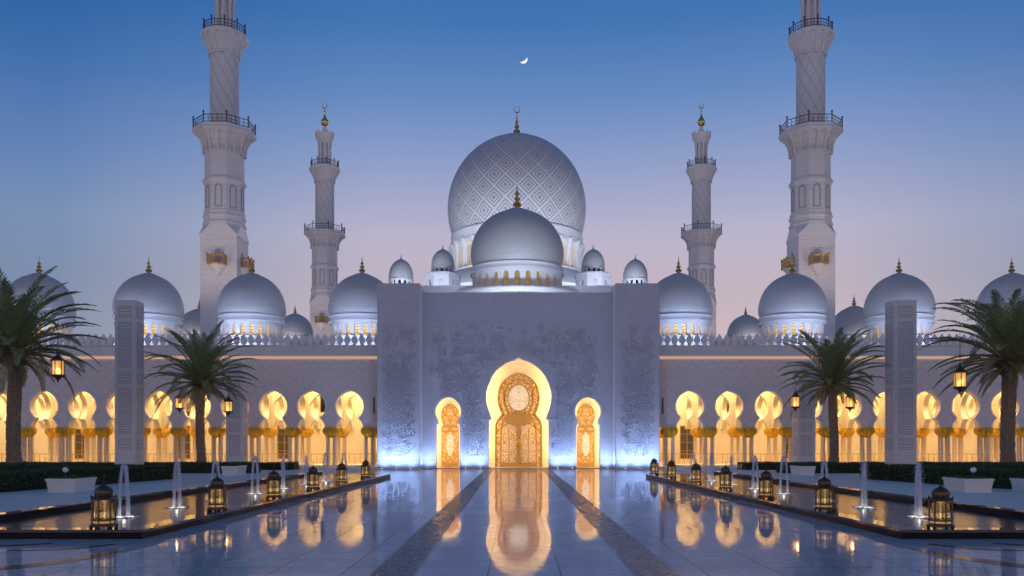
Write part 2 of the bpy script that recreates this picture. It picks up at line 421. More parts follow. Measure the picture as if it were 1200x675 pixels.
# ------------------------------------------------------------------ mesh builder
ORG = {}
class MB:
    def __init__(s): s.v = []; s.f = []
    def add(s, vs, fs):
        k = len(s.v); s.v += [tuple(p) for p in vs]; s.f += [tuple(i + k for i in f) for f in fs]; return s
    def box(s, x0, x1, y0, y1, z0, z1):
        v = [(x0,y0,z0),(x1,y0,z0),(x1,y1,z0),(x0,y1,z0),(x0,y0,z1),(x1,y0,z1),(x1,y1,z1),(x0,y1,z1)]
        return s.add(v, [(3,2,1,0),(4,5,6,7),(0,1,5,4),(1,2,6,5),(2,3,7,6),(3,0,4,7)])
    def bevbox(s, x0, x1, y0, y1, z0, z1, b):
        """box with bevelled vertical and top edges"""
        prof = [(x0+b,y0),(x1-b,y0),(x1,y0+b),(x1,y1-b),(x1-b,y1),(x0+b,y1),(x0,y1-b),(x0,y0+b)]
        pr2 = [(x0+2*b,y0+b),(x1-2*b,y0+b),(x1-b,y0+2*b),(x1-b,y1-2*b),(x1-2*b,y1-b),(x0+2*b,y1-b),(x0+b,y1-2*b),(x0+b,y0+2*b)]
        v = [(x,y,z0) for x,y in prof] + [(x,y,z1-b) for x,y in prof] + [(x,y,z1) for x,y in pr2]
        f = [tuple(range(7,-1,-1)), tuple(range(16,24))]
        for k in (0, 8):
            for i in range(8):
                j = (i+1) % 8; f.append((k+i, k+j, k+8+j, k+8+i))
        return s.add(v, f)
    def lathe(s, prof, n=32, c=(0,0,0), phase=0.0, lobes=0, lobe_amp=0.0):
        v = []; f = []
        rows = len(prof)
        for r, z in prof:
            for i in range(n):
                a = phase + 2*pi*i/n
                rr = r * (1 + (lobe_amp*cos(lobes*a) if lobes else 0))
                v.append((c[0]+rr*cos(a), c[1]+rr*sin(a), c[2]+z))
        for k in range(rows-1):
            for i in range(n):
                j = (i+1) % n
                f.append((k*n+i, k*n+j, (k+1)*n+j, (k+1)*n+i))
        if prof[0][0] > 1e-5: f.append(tuple(range(n-1, -1, -1)))
        if prof[-1][0] > 1e-5: f.append(tuple((rows-1)*n+i for i in range(n)))
        return s.add(v, f)
    def tube(s, pts, rad, n=6):
        pts = [Vector(p) for p in pts]
        v = []; f = []
        up = Vector((0.013, 0.021, 1))
        for i, p in enumerate(pts):
            d = (pts[min(i+1, len(pts)-1)] - pts[max(i-1, 0)])
            if d.length < 1e-9: d = Vector((0,0,1))
            d.normalize()
            a = d.cross(up)
            if a.length < 1e-3: a = d.cross(Vector((1,0,0)))
            a.normalize(); b_ = d.cross(a)
            r = rad[i] if isinstance(rad, (list, tuple)) else rad
            for k in range(n):
                t = 2*pi*k/n
                v.append(p + a*(r*cos(t)) + b_*(r*sin(t)))
        for i in range(len(pts)-1):
            for k in range(n):
                j = (k+1) % n
                f.append((i*n+k, i*n+j, (i+1)*n+j, (i+1)*n+k))
        f.append(tuple(range(n-1,-1,-1))); f.append(tuple((len(pts)-1)*n+k for k in range(n)))
        return s.add(v, f)
    def plate(s, loops, y0, y1):
        """polygon (first loop outer, others holes) in XZ, given thickness from y0 to y1"""
        flat = [p for L in loops for p in L]
        tris = tessellate_polygon([[Vector((p[0], p[1], 0)) for p in L] for L in loops])
        n = len(flat)
        v = [(p[0], y0, p[1]) for p in flat] + [(p[0], y1, p[1]) for p in flat]
        f = [tuple(t) for t in tris] + [tuple(i+n for i in reversed(t)) for t in tris]
        k = 0
        for L in loops:
            m_ = len(L)
            for i in range(m_):
                j = (i+1) % m_
                f.append((k+i, k+j, n+k+j, n+k+i))
            k += m_
        return s.add(v, f)
    def band(s, outline, w, y0, y1):
        """frame of width w inside an open outline (XZ), from y0 to y1"""
        inn = offset(outline, w)
        loop = list(outline) + list(reversed(inn))
        return s.plate([loop], y0, y1)
    def xform(s, mt):
        s.v = [tuple(mt @ Vector(p)) for p in s.v]; return s
    def build(s, name, mat, parent=None, at=None, smooth=40):
        o0 = Vector(ORG.get(parent.name, (0,0,0))) if parent else Vector((0,0,0))
        loc = Vector(at) if at is not None else o0
        me = bpy.data.meshes.new(name)
        me.from_pydata([tuple(Vector(p) - loc) for p in s.v], [], s.f)
        me.update()
        bm = bmesh.new(); bm.from_mesh(me)
        if len(bm.faces) < 60000:
            bmesh.ops.recalc_face_normals(bm, faces=bm.faces)
        bm.to_mesh(me); bm.free()
        if smooth:
            me.shade_smooth()
            try: me.set_sharp_from_angle(angle=R(smooth))
            except Exception: pass
        me.materials.append(mat)
        o = bpy.data.objects.new(name, me)
        COL.objects.link(o)
        if parent: o.parent = parent
        o.location = loc - o0
        ORG[o.name] = tuple(loc)
        return o

def offset(pts, w):
    """inward offset of an open polyline going left-bottom -> top -> right-bottom (interior on the right side)"""
    out = []
    for i, p in enumerate(pts):
        a = pts[max(i-1, 0)]; b = pts[min(i+1, len(pts)-1)]
        dx, dz = b[0]-a[0], b[1]-a[1]
        l = sqrt(dx*dx+dz*dz) or 1
        out.append((p[0] + dz/l*w, p[1] - dx/l*w))
    out[0] = (out[0][0], pts[0][1]); out[-1] = (out[-1][0], pts[-1][1])
    return out

def thing(name, label, cat, loc=(0,0,0), rz=0, group=None, kind=None):
    o = bpy.data.objects.new(name, None); COL.objects.link(o)
    o.location = loc; o.rotation_euler = (0,0,rz); o.empty_display_size = .1
    ORG[o.name] = tuple(loc)
    return tag(o, label, cat, group, kind)
def tag(o, label=None, cat=None, group=None, kind=None):
    if label: o['label'] = label
    if cat: o['category'] = cat
    if group: o['group'] = group
    if kind: o['kind'] = kind
    return o
def struct(o, label=None):
    o['kind'] = 'structure'
    if label: o['label'] = label
    return o
KIDS = {}
def copy_tree(o, parent=None, loc=None, rz=None, scale=None, label=None, group=None, top=True):
    c = o.copy(); COL.objects.link(c)
    if parent is not None: c.parent = parent
    if loc is not None: c.location = loc
    if rz is not None: c.rotation_euler = (0,0,rz)
    if scale is not None: c.scale = (scale, scale, scale) if isinstance(scale, (int, float)) else scale
    if label: c['label'] = label
    if group: c['group'] = group
    for ch in list(o.children): copy_tree(ch, c)
    return c

def light(name, kind, loc, energy, color, target=None, size=None, size_y=None, spot=None, blend=.6, radius=.1, spread=None):
    d = bpy.data.lights.new(name, kind); d.energy = energy; d.color = color
    if kind == 'AREA':
        d.shape = 'RECTANGLE'; d.size = size; d.size_y = size_y or size
        if spread: d.spread = spread
    elif kind in ('SPOT', 'POINT'): d.shadow_soft_size = radius
    if kind == 'SPOT': d.spot_size = spot; d.spot_blend = blend
    o = bpy.data.objects.new(name, d); COL.objects.link(o); o.location = loc
    if target is not None:
        o.rotation_euler = (Vector(target) - Vector(loc)).to_track_quat('-Z', 'Y').to_euler()
    return o

# ------------------------------------------------------------------ ground
struct(MB().box(-3000, 3000, -600, 6000, -.6, -.05).build('ground', M['sand'], smooth=0))
struct(MB().box(-80, 80, -30, 62.0, -.4, 0).build('plaza_floor', M['floor'], smooth=0))
for sx in (-1, 1):
    mb = MB()
    mb.add([(sx*1.68, -6, .004), (sx*2.30, -6, .004), (sx*2.33, 61.9, .004), (sx*1.70, 61.9, .004)], [(0,1,2,3) if sx > 0 else (3,2,1,0)])
    struct(mb.build('mosaic_stripe', M['mosaic'], smooth=0), 'dark mosaic stripe running towards the gate')
    # curved stone inlays in the marble near the pool corner
    for k, (p, wd, mt) in enumerate([([(sx*7.25,15.9),(sx*7.45,14.8),(sx*7.9,13.7),(sx*8.7,12.9),(sx*10,12.4)], .22, 'inlay'),
                        ([(sx*7.9,16.6),(sx*8.2,16.0),(sx*8.7,15.65),(sx*9.4,15.6)], .13, 'inlay_dark'),
                        ([(sx*9.2,16.7),(sx*9.8,16.3),(sx*10.5,16.2),(sx*11.4,16.6)], .13, 'inlay_dark')]):
        # resample
        pts = []
        for i in range(len(p)-1):
            for t in range(6):
                u = t/6; pts.append((p[i][0]*(1-u)+p[i+1][0]*u, p[i][1]*(1-u)+p[i+1][1]*u))
        pts.append(p[-1])
        for _ in range(6):
            pts = [pts[0]] + [((pts[i-1][0]+pts[i][0]*2+pts[i+1][0])/4, (pts[i-1][1]+pts[i][1]*2+pts[i+1][1])/4) for i in range(1, len(pts)-1)] + [pts[-1]]
        v = []; n = len(pts)
        for i, q in enumerate(pts):
            a = pts[max(i-1,0)]; b = pts[min(i+1,n-1)]
            d = Vector((b[0]-a[0], b[1]-a[1])).normalized(); w = wd*(0.15+0.85*sin(pi*(.08+.84*i/(n-1))))
            v += [(q[0]-d.y*w, q[1]+d.x*w, .004), (q[0]+d.y*w, q[1]-d.x*w, .004)]
        struct(MB().add(v, [(2*i,2*i+1,2*i+3,2*i+2) for i in range(n-1)]).build('floor_inlay', M[mt], smooth=0))

# ------------------------------------------------------------------ domes
def dome_prof(Rr, H, low=.22, tip=.05, n=28, bulge=.93):
    """from the foot upward: foot tucked in, equator at z=0, pointed crown"""
    P = []
    zl = -low*Rr
    for i in range(7):
        t = i/7; z = zl*(1-t)
        P.append((Rr*(1-(1-bulge)*(1-t)**2), z))
    for i in range(n+1):
        a = pi/2*i/n
        r = Rr*cos(a); z = H*sin(a)
        k = max(0, (sin(a)-.93)/.07)
        P.append((max(r, 0.0), z + tip*Rr*k*k))
    P[-1] = (0.0, P[-1][1])
    return P
def finial_prof(h, w=.12):
    p = [(1.6,-.03),(1.5,.02),(.9,.05),(.75,.09),(1.25,.13),(1.45,.18),(1.25,.23),(.6,.27),(.5,.31),(.9,.35),(1.05,.39),(.9,.43),(.4,.47),
         (.35,.51),(.7,.55),(.75,.58),(.6,.61),(.28,.66),(.3,.72),(.2,.8),(.12,.9),(.02,1.0)]
    return [(r*w*h, z*h) for r, z in p]
def arch_outline(c, half, z0, zs, top, n=8):
    """pointed-round window outline, closed"""
    pts = [(c-half, z0), (c-half, zs)]
    for i in range(1, n): 
        a = pi - pi*i/n
        pts.append((c+half*cos(a), zs+(top-zs)*sin(a)**.9))
    pts += [(c+half, zs), (c+half, z0)]
    return pts
def drum_wall(mb, rad, z0, z1, n, wz0, wzs, wzt, wfrac, thick, c):
    """cylindrical wall of n bays each with an arched opening"""
    bw = 2*pi/n
    tmp = MB()
    for k in range(n):
        a0 = k*bw
        half = bw*wfrac/2
        hole = arch_outline(a0+bw/2, half, wz0, wzs, wzt, 8)
        outer = [(a0, z0)] + [(a0+bw*i/4, z0) for i in range(1,4)] + [(a0+bw, z0), (a0+bw, z1)] + [(a0+bw*i/4, z1) for i in (3,2,1)] + [(a0, z1)]
        tmp.plate([outer, hole], 0, 1)
    for i, (a, y, z) in enumerate(tmp.v):
        r = rad - y*thick
        tmp.v[i] = (c[0]+r*cos(a), c[1]+r*sin(a), c[2]+z)
    mb.add(tmp.v, tmp.f)
def pane_mesh(mat, rad, bw, z0, z1):
    mb = MB(); v = []
    for i in range(5):
        a = -bw/2 + bw*i/4
        v += [(rad*cos(a), rad*sin(a), z0), (rad*cos(a), rad*sin(a), z1)]
    mb.add(v, [(2*i,2*i+2,2*i+3,2*i+1) for i in range(4)])
    me = bpy.data.meshes.new('window'); me.from_pydata(mb.v, [], mb.f); me.materials.append(mat); return me
def add_windows(parent, me, center, n, org):
    for k in range(n):
        o = bpy.data.objects.new('window', me); COL.objects.link(o); o.parent = parent
        o.location = Vector(center) - Vector(org)
        o.rotation_euler = (0, 0, 2*pi*(k+.5)/n)

DOMES = {}
def arcade_dome(parent, x, y, zeq, Rr, roofz, master=None):
    """tile-clad dome on an arched drum; equator height zeq"""
    s = Rr/2.8
    c = (x, y, zeq)
    d = MB(); d.lathe(dome_prof(Rr, 3.05*s, .2, .05), 72, c)
    if master is None or master not in DOMES:
        dome = d.build('dome', M['dome'], parent, at=c, smooth=30)
        r = MB()
        r.lathe([(2.66*s,-.56*s),(2.78*s,-.60*s),(2.78*s,-.66*s),(2.62*s,-.70*s),(2.66*s,-.95*s),(2.74*s,-1.05*s),(2.72*s,-1.2*s),(2.4*s,-1.22*s)], 72, c)
        r.lathe([(2.4*s,-2.4*s),(2.9*s,-2.4*s),(2.9*s,-2.55*s),(2.95*s,-4.4*s),(0,-4.4*s)], 72, c)
        drum_wall(r, 2.52*s, -2.4*s, -1.2*s, 22, -2.34*s, -1.68*s, -1.34*s, .56, .3*s, c)
        r.build('drum', M['plain'], dome, at=c, smooth=30)
        f = MB().lathe(finial_prof(1.5*s, .13), 16, (x, y, zeq+3.12*s)); f.build('finial', M['gold'], dome, at=c)
        me = pane_mesh(M['lit_pane'], 2.2*s, 2*pi/22*.8, -2.36*s, -1.25*s)
        add_windows(dome, me, c, 22, c)
        if master: DOMES[master] = dome
        return dome
    src = DOMES[master]
    return copy_tree(src, parent, loc=Vector(c) - Vector(ORG[parent.name]))

# ------------------------------------------------------------------ arcades
def keyhole(c):
    """horseshoe arch outline from left springing to right springing"""
    L = [(-1.0,3.0),(-.97,3.18),(-.88,3.38),(-.76,3.54),(-.66,3.64),(-.62,3.70)]
    a0 = atan2(3.72-4.56, -.62)
    rr = 1.03
    import math as _m
    start = pi + _m.asin((4.56-3.70)/rr)
    n = 22
    for i in range(1, n):
        a = start + (pi/2 - start)*i/n
        z = 4.56+rr*sin(a)
        if sin(a) > .6: z += .09*((sin(a)-.6)/.4)**2
        L.append((rr*cos(a), z))
    top = (0, 4.56+rr+.11)
    Rr = [(-x, z) for x, z in reversed(L)]
    return [(c+x, z) for x, z in L] + [(c, top[1])] + [(c+x, z) for x, z in Rr]

def column_parts(parent, c, y, masters={}):
    """cluster of four shafts with one broad gilt capital; first call builds, later calls copy"""
    at = (c, y, .12)
    if 'm' not in masters:
        mb = MB()
        for dx in (-.25, .25):
            for dy in (-.19, .19):
                mb.lathe([(.16,.1),(.16,.2),(.12,.26),(.105,.34),(.10,2.1),(.13,2.18)], 14, (c+dx, y+dy, .12))
        col = mb.build('column', M['column'], parent, at=at)
        cp = MB()
        # flaring palm-leaf capital
        prof = [(.30,2.14),(.35,2.18),(.32,2.23),(.42,2.30),(.53,2.42),(.60,2.56),(.60,2.68),(.54,2.80),(.46,2.89)]
        cp.lathe(prof, 64, (c, y, .12), lobes=16, lobe_amp=.09)
        for i in range(16):
            a = 2*pi*(i+.5)/16
            cp.tube([(c+.36*cos(a), y+.36*sin(a), 2.36), (c+.47*cos(a), y+.47*sin(a), 2.56), (c+.58*cos(a), y+.58*sin(a), 2.76), (c+.60*cos(a), y+.60*sin(a), 2.68)], [.03,.05,.04,.02], 5)
        cp.bevbox(c-.52, c+.52, y-.42, y+.42, 2.90, 3.0, .02)
        cp.build('capital', M['capital'], col, at=at)
        b = MB(); b.bevbox(c-.42, c+.42, y-.40, y+.40, .12, .26, .02)
        b.build('column_base', M['plain'], col, at=at)
        masters['m'] = col
        return col
    return copy_tree(masters['m'], parent, loc=Vector(at) - Vector(ORG[parent.name]))

YW = 62.8
def arcade(side, centers, xin, xout, domes, label):
    x0, x1 = (xout, xin) if side < 0 else (xin, xout)
    w = thing('arcade_wing', label, 'arcade', ((x0+x1)/2, YW, 0))
    ctr = sorted(centers)
    def front(y0, y1, ztop, extra=0):
        pts = [(x0, 3.0)]
        for c in ctr: pts += keyhole(c+extra)
        pts += [(x1, 3.0), (x1, ztop), (x0, ztop)]
        return MB().plate([pts], y0, y1)
    front(YW, YW+.55, 8.25).build('facade_wall', M['lattice_wall'], w, smooth=0)
    front(YW+3.7, YW+4.2, 8.0).build('inner_arches', M['cream'], w, smooth=0)
    for yc, half, sc in ((YW+.55+1.575, 1.57, 1.0), (YW+4.2+2.0, 1.99, 1.25)):
        k = [(x*sc, z) for x, z in keyhole(0)]
        t2 = MB().plate([[(-half, 3.0)] + k + [(half, 3.0), (half, 7.45), (-half, 7.45)]], -.2, .2)
        first = None
        for c in [(ctr[i]+ctr[i+1])/2 for i in range(len(ctr)-1)]:
            if first is None:
                first = MB().add([(c+y, yc+x, z) for x, y, z in t2.v], t2.f).build('cross_arch', M['cream'], w, at=(c, yc, 3), smooth=0)
            else:
                copy_tree(first, w, loc=Vector((c, yc, 3)) - Vector(ORG[w.name]))
    # raised rims round the front openings
    rim = MB()
    for c in ctr:
        k = keyhole(c); rim.plate([list(offset(k, -.10)) + list(reversed(offset(k, -.004)))], YW-.035, YW+.0)
    rim.build('arch_rims', M['plain'], w, smooth=0)
    # cornice and parapet with leaf-shaped merlons
    p = MB()
    p.box(x0, x1, YW-.16, YW+.40, 8.252, 8.42)
    p.box(x0, x1, YW-.05, YW+.40, 8.42, 8.98)
    p.box(x0, x1, YW-.12, YW+.42, 8.98, 9.06)
    p.build('cornice', M['wall'], w, smooth=0)
    MB().box(x0, x1, YW-.10, YW-.002, 8.04, 8.25).build('cove_light', M['cove'], w, smooth=0)
    mer = MB()
    n = int((x1-x0)/.54); st = (x1-x0)/n
    for i in range(n):
        c = x0 + st*(i+.5)
        sh = [(-.10,9.06),(-.12,9.2),(-.22,9.36),(-.25,9.48),(-.20,9.62),(-.09,9.76),(0,9.92),(.09,9.76),(.20,9.62),(.25,9.48),(.22,9.36),(.12,9.2),(.10,9.06)]
        mer.plate([[(c+a, z) for a, z in sh]], YW+.05, YW+.22)
    mer.build('merlons', M['plain'], w, smooth=0)
    # light slot under the cornice
    g = MB().box(x0, x1, YW+3.2, YW+3.2, 0, 0)
    # roof, back wall, floor, end wall
    r = MB(); r.box(x0, x1, YW+.56, YW+17, 8.05, 8.6); r.build('roof', M['cream'], w, smooth=0)
    fl = MB(); fl.box(x0, x1, YW-.9, YW+9, 0, .12); fl.box(x0, x1, YW-1.3, YW-.9, 0, .06)
    fl.build('gallery_floor', M['paving'], w, smooth=0)
    # back wall with tall lattice windows
    yb = YW+8.2
    bw_ = [(x0,.12),(x1,.12),(x1,8.04),(x0,8.04)]
    holes = []; wins = []
    mids = [(ctr[i]+ctr[i+1])/2 for i in range(len(ctr)-1)]
    for i, c in enumerate(mids):
        if i % 3 == 0:
            holes.append(list(reversed([(c-.62,.5),(c+.62,.5),(c+.62,3.3),(c-.62,3.3)]))); wins.append(c)
    for i, c in enumerate(mids):
        if i % 3 == 1: 
            holes.append(arch_outline(c+.4, .6, 4.4, 5.4, 6.2, 10))
    MB().plate([bw_] + holes, yb, yb+.4).build('back_wall', M['cream'], w, smooth=0)
    # courtyard side beyond the gallery
    MB().box(x0, x1, yb+3.2, yb+3.5, 0, 8.04).build('courtyard_wall', M['plain'], w, smooth=0)
    for c in wins:
        f = MB()
        for a, b2, z0, z1 in ((-.62,-.54,.5,3.3),(.54,.62,.5,3.3),(-.54,.54,3.22,3.3),(-.54,.54,.5,.58),(-.03,.03,.58,3.22)): f.box(c+a, c+b2, yb+.05, yb+.13, z0, z1)
        for k in range(1,4): f.box(c-.54, c-.03, yb+.06, yb+.11, .5+k*.7-.02, .5+k*.7+.02); f.box(c+.03, c+.54, yb+.06, yb+.11, .5+k*.7-.02, .5+k*.7+.02)
        fo = f.build('window_frame', M['goldrail'], w, at=(c, yb, .5), smooth=0)
        MB().box(c-.60, c+.60, yb+.16, yb+.18, .52, 3.28).build('pane', M['dark_glass'], fo, at=(c, yb, .5), smooth=0)
    # low balustrade along the back wall
    bal = MB()
    bal.box(x0, x1, yb-.32, yb-.26, .92, .97)
    n = int((x1-x0)/.45)
    for i in range(n): bal.box(x0+.45*i, x0+.45*i+.04, yb-.31, yb-.27, .12, .92)
    bal.build('balustrade', M['goldrail'], w, smooth=0)
    # columns: front and inner row, at bay boundaries
    cx = mids + [ctr[0]-(ctr[1]-ctr[0])/2, ctr[-1]+(ctr[1]-ctr[0])/2]
    for c in cx:
        if not (x0+.1 < c < x1+.35): continue
        c2 = min(max(c, x0+.5), x1-.5)
        column_parts(w, c2, YW+.30); column_parts(w, c2, YW+3.95)
    for x in domes: arcade_dome(w, x, 72.0, 13.0, 2.8, 8.6, 'front')
    # narrow slit window near the gate tower
    sx = xin + side*(.45)
    MB().box(sx-.07, sx+.07, YW-.03, YW+.0, 4.0, 5.2).build('slit_window', M['rail'], w, smooth=0)
    # gallery ceiling lamps: long warm fittings between the arches
    nb = 4; L = (x1-x0)/nb
    for i in range(nb):
        xc = x0+L*(i+.5)
        light('gallery_lamp', 'AREA', (xc, YW+2.1, 7.7), 1120, (1.0, .63, .25), (xc, YW+2.1, 0), L*.95, .5)
        light('gallery_lamp', 'AREA', (xc, YW+6.2, 7.7), 1450, (1.0, .65, .28), (xc, YW+6.2, 0), L*.95, .8)
    return w
Lc = [-12.37 - 2.81*i for i in range(13)]
Rc = [12.68 + 2.90*i for i in range(13)]
wingL = arcade(-1, Lc, -10.12, Lc[-1]-1.6, [-13.1, -22.4, -31.1, -40.35], 'long white arcade of glowing horseshoe arches left of the gate, four domes on its roof')
wingR = arcade(1, Rc, 10.22, Rc[-1]+1.6, [13.6, 23.2, 32.2, 41.7], 'long white arcade of glowing horseshoe arches right of the gate, four domes on its roof')

# ------------------------------------------------------------------ gate building
gate = thing('gate_building', 'tall blue grey marble gate with three glowing doorways and carved vine reliefs', 'gate', (0, 62.5, 0))
YG = 62.5
big = [(-2.19,0),(-2.19,3.56),(-2.0,3.6),(-2.03,3.8),(-2.2,4.25),(-2.36,4.75),(-2.42,5.2),(-2.38,5.65),(-2.24,6.1),(-1.97,6.75),(-1.66,7.18),(-1.30,7.50),(-.88,7.76),(-.45,7.93),(-.18,8.02),(0,8.12)]
big = big + [(-x, z) for x, z in reversed(big[:-1])]
big = [(x+.08, z) for x, z in big]
def small_door(c):
    L = [(-.86,0),(-.86,3.2),(-.70,3.28),(-.80,3.5)]
    rr, zc = .95, 4.18
    n = 16
    st = pi + .62
    for i in range(0, n):
        a = st + (pi/2-st)*i/n
        L.append((rr*cos(a), zc+rr*sin(a) + (.08*max(0, sin(a)-.7)/.3)))
    L[3] = (-.74, 3.45)
    P = L + [(0, zc+rr+.10)] + [(-x, z) for x, z in reversed(L)]
    return [(c+x, z) for x, z in P]
dl, dr = small_door(-5.10), small_door(5.16)
outer = [(-7.02,0)] + dl + big + dr + [(7.02,0),(7.02,12.9),(-7.02,12.9)]
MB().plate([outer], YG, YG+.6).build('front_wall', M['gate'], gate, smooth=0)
def tower(x0, x1):
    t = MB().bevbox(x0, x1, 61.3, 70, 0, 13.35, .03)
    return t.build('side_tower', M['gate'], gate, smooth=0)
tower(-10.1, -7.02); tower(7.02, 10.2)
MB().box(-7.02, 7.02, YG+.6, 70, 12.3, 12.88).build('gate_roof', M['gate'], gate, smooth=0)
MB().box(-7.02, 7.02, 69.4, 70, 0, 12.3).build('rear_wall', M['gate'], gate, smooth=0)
# archivolt round the great arch, stepped
av = MB()
arc_only = [p for p in big if p[1] >= 3.58]
av.plate([list(offset(arc_only, -.36)) + list(reversed(offset(arc_only, -.01)))], YG-.07, YG)
av.build('archivolt', M['gate'], gate, smooth=0)
for sg in (-1, 1):
    MB().bevbox(*sorted((.08+sg*2.20, .08+sg*2.72)), YG-.09, YG-.001, 3.50, 3.60, .01).build('spring_ledge', M['plain'], gate, smooth=0)
for cen, d in ((-5.10, dl), (5.16, dr)):
    arc2 = [p for p in d if p[1] >= 3.3]
    MB().plate([list(offset(arc2, -.14)) + list(reversed(offset(arc2, -.01)))], YG-.05, YG).build('archivolt', M['gate'], gate, smooth=0)
# plinth joint lines
pl = MB()
for a, b2, y in ((-10.08,-7.05,61.3),(7.05,10.18,61.3)): pl.box(a, b2, y-.012, y, .60, .64)
for a, b2 in ((-7.0,-6.0),(-4.2,-2.05),(2.22,4.26),(6.06,7.0)): pl.box(a, b2, YG-.012, YG, .60, .64)
pl.build('plinth_joint', M['niche_dark'], gate, smooth=0)
# slim edge strips on the inner faces of the towers
for s in (-1, 1):
    MB().box(s*7.0-.03, s*7.0+.03, 61.35, YG-.02, .02, 13.2).build('edge_strip', M['plain'], gate, smooth=0)
# niches behind each opening
def niche(o, depth, c, name, hw, zt):
    mb = MB()
    y0, y1 = YG+.602, YG+depth
    mb.box(c-hw-.1, c+hw+.1, y1, y1+.15, 0, zt)
    mb.box(c-hw-.1, c-hw, y0, y1, 0, zt); mb.box(c+hw, c+hw+.1, y0, y1, 0, zt)
    mb.box(c-hw-.1, c+hw+.1, y0, y1+.15, zt+.002, zt+.1)
    mb.box(c-hw, c+hw, y0-.6, y1, 0, .05)
    return mb.build(name, M['cream'], gate, smooth=0)
niche(big, 2.4, .08, 'great_niche', 2.95, 8.6)
niche(dl, 1.9, -5.10, 'side_niche', 1.35, 5.7); niche(dr, 1.9, 5.16, 'side_niche', 1.35, 5.7)

# great gilt doorway
def door_outline():
    L = [(-1.80,.05),(-1.80,3.15),(-1.68,3.55),(-1.45,3.85),(-1.28,4.05),(-1.42,4.35),(-1.56,4.8),(-1.62,5.3),(-1.55,5.85),(-1.35,6.35),(-1.0,6.75),(-.5,7.05),(0,7.2)]
    return L + [(-x, z) for x, z in reversed(L[:-1])]
yd = YG+2.4
cx = .08
do = door_outline()
sh = lambda pts, s=1.0, zc=0, dz=0: [(cx+x*s, zc+(z-zc)*s+dz) for x, z in pts]
gd = MB().plate([sh(do)], yd-.12, yd-.002).build('great_door', M['screen'], gate, at=(cx, yd-.12, 0), smooth=0)
fr = MB()
fr.band(sh(do), .07, yd-.24, yd-.11)
inner = offset(do, .42)
fr.band([(cx+x, z) for x, z in inner], .055, yd-.22, yd-.11)
med = [(0+.82*cos(a), 5.30+.95*sin(a)) for a in [pi*(-.18) + 2*pi*i/28 for i in range(29)]]
ring = [(cx+.86*cos(2*pi*i/40), 5.25+(1.0+.12*max(0,sin(2*pi*i/40))**6)*sin(2*pi*i/40)) for i in range(40)]
ringi = [(cx+(p[0]-cx)*.92, 5.25+(p[1]-5.25)*.92) for p in ring]
fr.plate([ring, ringi], yd-.26, yd-.12)
fr.box(cx-1.38, cx+1.38, yd-.22, yd-.12, .05, .35)
fr.box(cx-.13, cx+.13, yd-.25, yd-.12, .35, 3.3)
for s in (-1, 1): fr.box(cx+s*.74-.03, cx+s*.74+.03, yd-.18, yd-.12, .35, 3.0)
fr.build('door_frame', M['goldrail'], gd, at=(cx, yd-.12, 0), smooth=0)
MB().plate([ringi], yd-.20, yd-.121).build('medallion', M['medallion'], gd, at=(cx, yd-.12, 0), smooth=0)
# ogee canopy over the leaves
can = [(-1.25,3.75),(-.95,3.45),(-.45,3.30),(0,3.05),(.45,3.30),(.95,3.45),(1.25,3.75),(.9,3.95),(.4,4.15),(0,4.3),(-.4,4.15),(-.9,3.95)]
MB().plate([[(cx+x, z) for x, z in can]], yd-.34, yd-.12).build('canopy', M['goldrail'], gd, at=(cx, yd-.12, 0), smooth=0)
for s in (-1, 1):
    leaf = [(s*.16,.38),(s*1.30,.38),(s*1.30,2.6),(s*1.18,3.0),(s*.9,3.3),(s*.16,3.2)]
    MB().plate([[(cx+x, z) for x, z in leaf]], yd-.17, yd-.121).build('door_leaf', M['screen_fine'], gd, at=(cx, yd-.12, 0), smooth=0)
# round boss half on each leaf
MB().lathe([(.34,0),(.32,.05),(.24,.09),(.12,.12),(0,.13)], 20).xform(Matrix.Translation((cx, yd-.25, 1.85)) @ Matrix.Rotation(R(90), 4, 'X')).build('door_boss', M['goldrail'], gd, at=(cx, yd-.12, 0))
# side doorways
def side_door(c):
    L = [(-.66,.05),(-.66,3.0),(-.62,3.1),(-.50,3.22),(-.62,3.5),(-.70,3.85),(-.66,4.2),(-.52,4.5),(-.3,4.72),(0,4.86)]
    o = L + [(-x, z) for x, z in reversed(L[:-1])]
    y = YG+1.9
    c += -.02*(1 if c > 0 else -1)
    P = [(c+x, z) for x, z in o]
    sd_ = MB().plate([P], y-.10, y-.002).build('side_door', M['screen'], gate, at=(c, y-.1, 0), smooth=0)
    f = MB(); f.band(P, .055, y-.18, y-.09)
    f.box(c-.60, c+.60, y-.17, y-.10, 2.7, 2.82); f.box(c-.60, c+.60, y-.17, y-.10, 3.05, 3.13); f.box(c-.60, c+.60, y-.17, y-.10, .06, .32)
    f.build('door_frame', M['goldrail'], sd_, at=(c, y-.1, 0), smooth=0)
    rg = [(c+.30*cos(2*pi*i/24), 1.75+.85*sin(2*pi*i/24)) for i in range(24)]
    MB().plate([rg], y-.13, y-.101).build('medallion', M['medallion'], sd_, at=(c, y-.1, 0), smooth=0)
    rg = [(c+.5*cos(2*pi*i/24), 3.9+.62*sin(2*pi*i/24)) for i in range(24)]
    rgi = [(c+.46*cos(2*pi*i/24), 3.9+.57*sin(2*pi*i/24)) for i in range(24)]
    MB().plate([rg, rgi], y-.14, y-.10).build('tracery_ring', M['gold'], sd_, at=(c, y-.1, 0), smooth=0)
side_door(-5.10); side_door(5.16)

